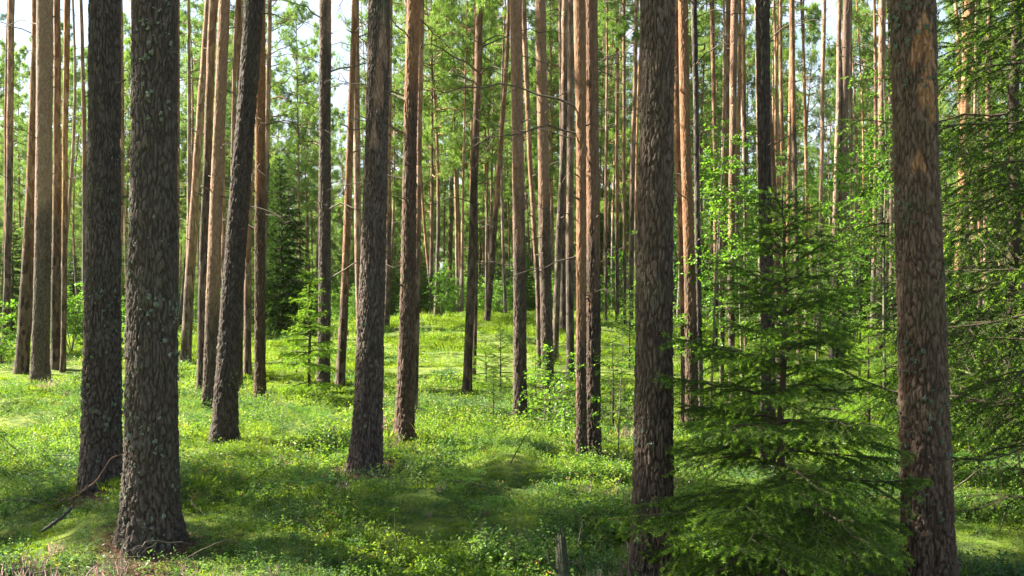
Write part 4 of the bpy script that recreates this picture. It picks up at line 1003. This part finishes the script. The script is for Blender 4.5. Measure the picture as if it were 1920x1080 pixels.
obj('twig', crooked('twig', [(.02, 0, ht * .6), (.08, 0, ht * .62), (.12, .02, ht * .5), (.14, 0, ht * .35)], [.006, .005, .0035, .002], M_twig, 6, 4), sn)
obj('twig', crooked('twig', [(.1, 0, ht * .58), (.09, 0, ht * .85), (.11, .0, ht * 1.08)], [.004, .003, .0015], M_twig, 6, 6), sn)
obj('twig', crooked('twig', [(-.02, 0, ht * .5), (-.06, -.01, ht * .62), (-.07, 0, ht * .75)], [.008, .006, .004], M_snag, 6, 5), sn)
def lying(name, label, px, py, pts, rads, mat, seed, cat, lift=.06):
    x, y, z = ray_ground(px, py); z = float(H(x, y))
    pts = [(a, b, c + lift + float(H(x + a, y + b)) - z) for a, b, c in pts]
    o = obj(name, crooked(name, pts, [r * .7 for r in rads], mat, 7, seed, rough=.3), loc=(x, y, z)); tag(o, label, cat, 'fallen branches')
lying('fallen_branch', 'curved reddish branch leaning on the foot of the mossy pine', 120, 955, [(-.15, .1, .0), (.05, 0, .03), (.2, .05, .1), (.26, .15, .2), (.34, .18, .2), (.37, .2, .25)], [.003, .006, .006, .006, .005, .003], plainmat('red_root', (.2, .1, .06), (.36, .2, .12)), 11, 'branch', .03)
lying('fallen_branch', 'short thin branch lying under the curved reddish one', 105, 965, [(-.1, -.15, 0), (.05, 0, .03), (.2, .12, .06)], [.004, .006, .004], M_twig, 12, 'branch')
lying('fallen_branch', 'dark charred piece of branch lying in the left bilberries', 105, 1010, [(-.06, -.05, .02), (.02, 0, .05), (.09, .04, .1)], [.012, .016, .011], plainmat('charred_wood', (.015, .013, .011), (.05, .045, .04)), 13, 'branch')
lying('fallen_branch', 'tan crooked branch lying in the near bilberries below the mound', 575, 1030, [(-.16, 0, .02), (-.05, .03, .06), (.05, -.02, .02), (.1, .02, .05)], [.004, .006, .006, .003], M_twig, 14, 'branch', .1)
lying('fallen_branch', 'pale thin branch on the ground at the left border', 30, 975, [(-.3, 0, 0), (-.1, .02, .05), (.1, .0, .06), (.25, -.05, .02)], [.006, .006, .005, .003], M_twig, 15, 'branch', .08)
lying('fallen_branch', 'brown broken branch beside the shadow of the mound pine', 870, 925, [(-.12, .06, .0), (0, 0, .03), (.16, -.03, .03)], [.008, .01, .005], M_twig, 16, 'branch')
lying('fallen_branch', 'bare twig bending over the grass right of the spotted pine', 385, 1068, [(-.12, 0, 0), (0, 0, .06), (.12, 0, .1), (.22, .0, .04)], [.003, .0035, .003, .0015], M_twig, 17, 'branch')
lying('fallen_log', 'dark mossy log half sunk behind the foreground spruce', 1400, 835, [(-.9, 0, .03), (-.3, .05, .06), (.4, 0, .06), (1., .1, .03)], [.07, .085, .08, .06], plainmat('rotten_wood', (.03, .028, .015), (.09, .085, .04), 12, bump=.9), 18, 'log', .0)
x, y, z = ray_ground(741, 1078); z = float(H(x, y))
sd = thing('seedling', 'very thin dark stemmed seedling standing in the middle foreground', 'seedling', (x, y, z))
obj('stem', crooked('stem', [(0, 0, -.02), (.004, 0, .2), (-.004, 0, .4), (.002, 0, .56)], [.0035, .003, .0025, .001], M_twig, 6, 20), sd)
g = Geo(); rs = np.random.default_rng(20); zz = rs.uniform(.36, .58, 26); a = rs.uniform(0, 6.28, 26)
leaves(g, np.stack([zz * 0, zz * 0, zz], -1), norm(np.stack([np.cos(a), np.sin(a), zz * 0 + .3], -1)), norm(rs.normal(0, .4, (26, 3)) + [0, 0, 1]), .028, .011); obj('leaves', g.mesh('leaves', M_leaf, False), sd)

# ------------------------------------------------------------------ the thin bright air between the trunks
g = Geo(); V = np.array([(a, b, c) for c in (-12, 26) for b in (-20, 640) for a in (-600, 600)], float)
g.add(V, q=[(0, 2, 3, 1), (4, 5, 7, 6), (0, 1, 5, 4), (2, 6, 7, 3), (0, 4, 6, 2), (1, 3, 7, 5)])
m, N, L = newmat('air'); pv = N.new('ShaderNodeVolumePrincipled'); pv.inputs['Color'].default_value = (.95, .97, .93, 1); pv.inputs['Density'].default_value = HAZE; pv.inputs['Anisotropy'].default_value = .35
o = N.new('ShaderNodeOutputMaterial'); L.new(pv.outputs[0], o.inputs['Volume'])
hz = obj('haze', g.mesh('haze', m, False)); hz['kind'] = 'stuff'
# ------------------------------------------------------------------ light, sky, camera
w = bpy.data.worlds.new('World'); scene.world = w; w.use_nodes = True; N, L = w.node_tree.nodes, w.node_tree.links; N.clear()
sky = N.new('ShaderNodeTexSky'); sky.sky_type = 'NISHITA'; sky.sun_disc = False; sky.sun_elevation = SUN_EL; sky.sun_rotation = math.atan2(SUN_AZ.x, SUN_AZ.y); sky.air_density = 1.3; sky.dust_density = 2.0; sky.ozone_density = 1.2
tc = N.new('ShaderNodeTexCoord'); mp = N.new('ShaderNodeMapping'); mp.inputs['Scale'].default_value = (1, 1, 2.2); L.new(tc.outputs['Generated'], mp.inputs[0])
n = noise(N, L, mp.outputs[0], 2.6, 7, .6); r = ramp(N, [(.42, (0, 0, 0)), (.58, (1, 1, 1))]); L.new(n, r.inputs[0])
sx_ = N.new('ShaderNodeSeparateXYZ'); L.new(tc.outputs['Generated'], sx_.inputs[0]); el = N.new('ShaderNodeMapRange'); el.inputs[1].default_value = .3; el.inputs[2].default_value = .55; el.inputs[3].default_value = 1; el.inputs[4].default_value = .12; L.new(sx_.outputs[2], el.inputs[0])
cl = mixc(N, L, math_(N, L, 'MULTIPLY', r.outputs[0], el.outputs[0]), sky.outputs[0], (3.5, 3.9, 4.8))   # bright broken cloud low down, clear blue overhead
bg = N.new('ShaderNodeBackground'); L.new(cl, bg.inputs[0]); bg.inputs[1].default_value = .05
o = N.new('ShaderNodeOutputWorld'); L.new(bg.outputs[0], o.inputs[0])
sun = bpy.data.lights.new('sun', 'SUN'); sun.energy = 5; sun.angle = math.radians(.53); sun.color = (1, .93, .8)
so = bpy.data.objects.new('sun', sun); COL.objects.link(so)
sv = Vector((SUN_AZ.x * math.cos(SUN_EL), SUN_AZ.y * math.cos(SUN_EL), math.sin(SUN_EL))); so.rotation_euler = sv.to_track_quat('Z', 'Y').to_euler(); so.location = sv * 60
cam = bpy.data.cameras.new('camera'); co = bpy.data.objects.new('camera', cam); COL.objects.link(co); scene.camera = co
cam.sensor_width = 36; cam.lens = 36 * FOC / 1920; cam.clip_end = 1500; cam.clip_start = .05
co.location = (0, 0, CAMZ); co.rotation_euler = (math.radians(90), 0, 0)
vs = scene.view_settings; vs.view_transform = 'Standard'; vs.look = 'None'; vs.gamma = 1; vs.exposure = 2.6
cy = scene.cycles; cy.max_bounces = 5; cy.diffuse_bounces = 3; cy.glossy_bounces = 1; cy.transmission_bounces = 3; cy.transparent_max_bounces = 4
cy.caustics_reflective = False; cy.caustics_refractive = False; cy.use_denoising = True; cy.sample_clamp_indirect = 6
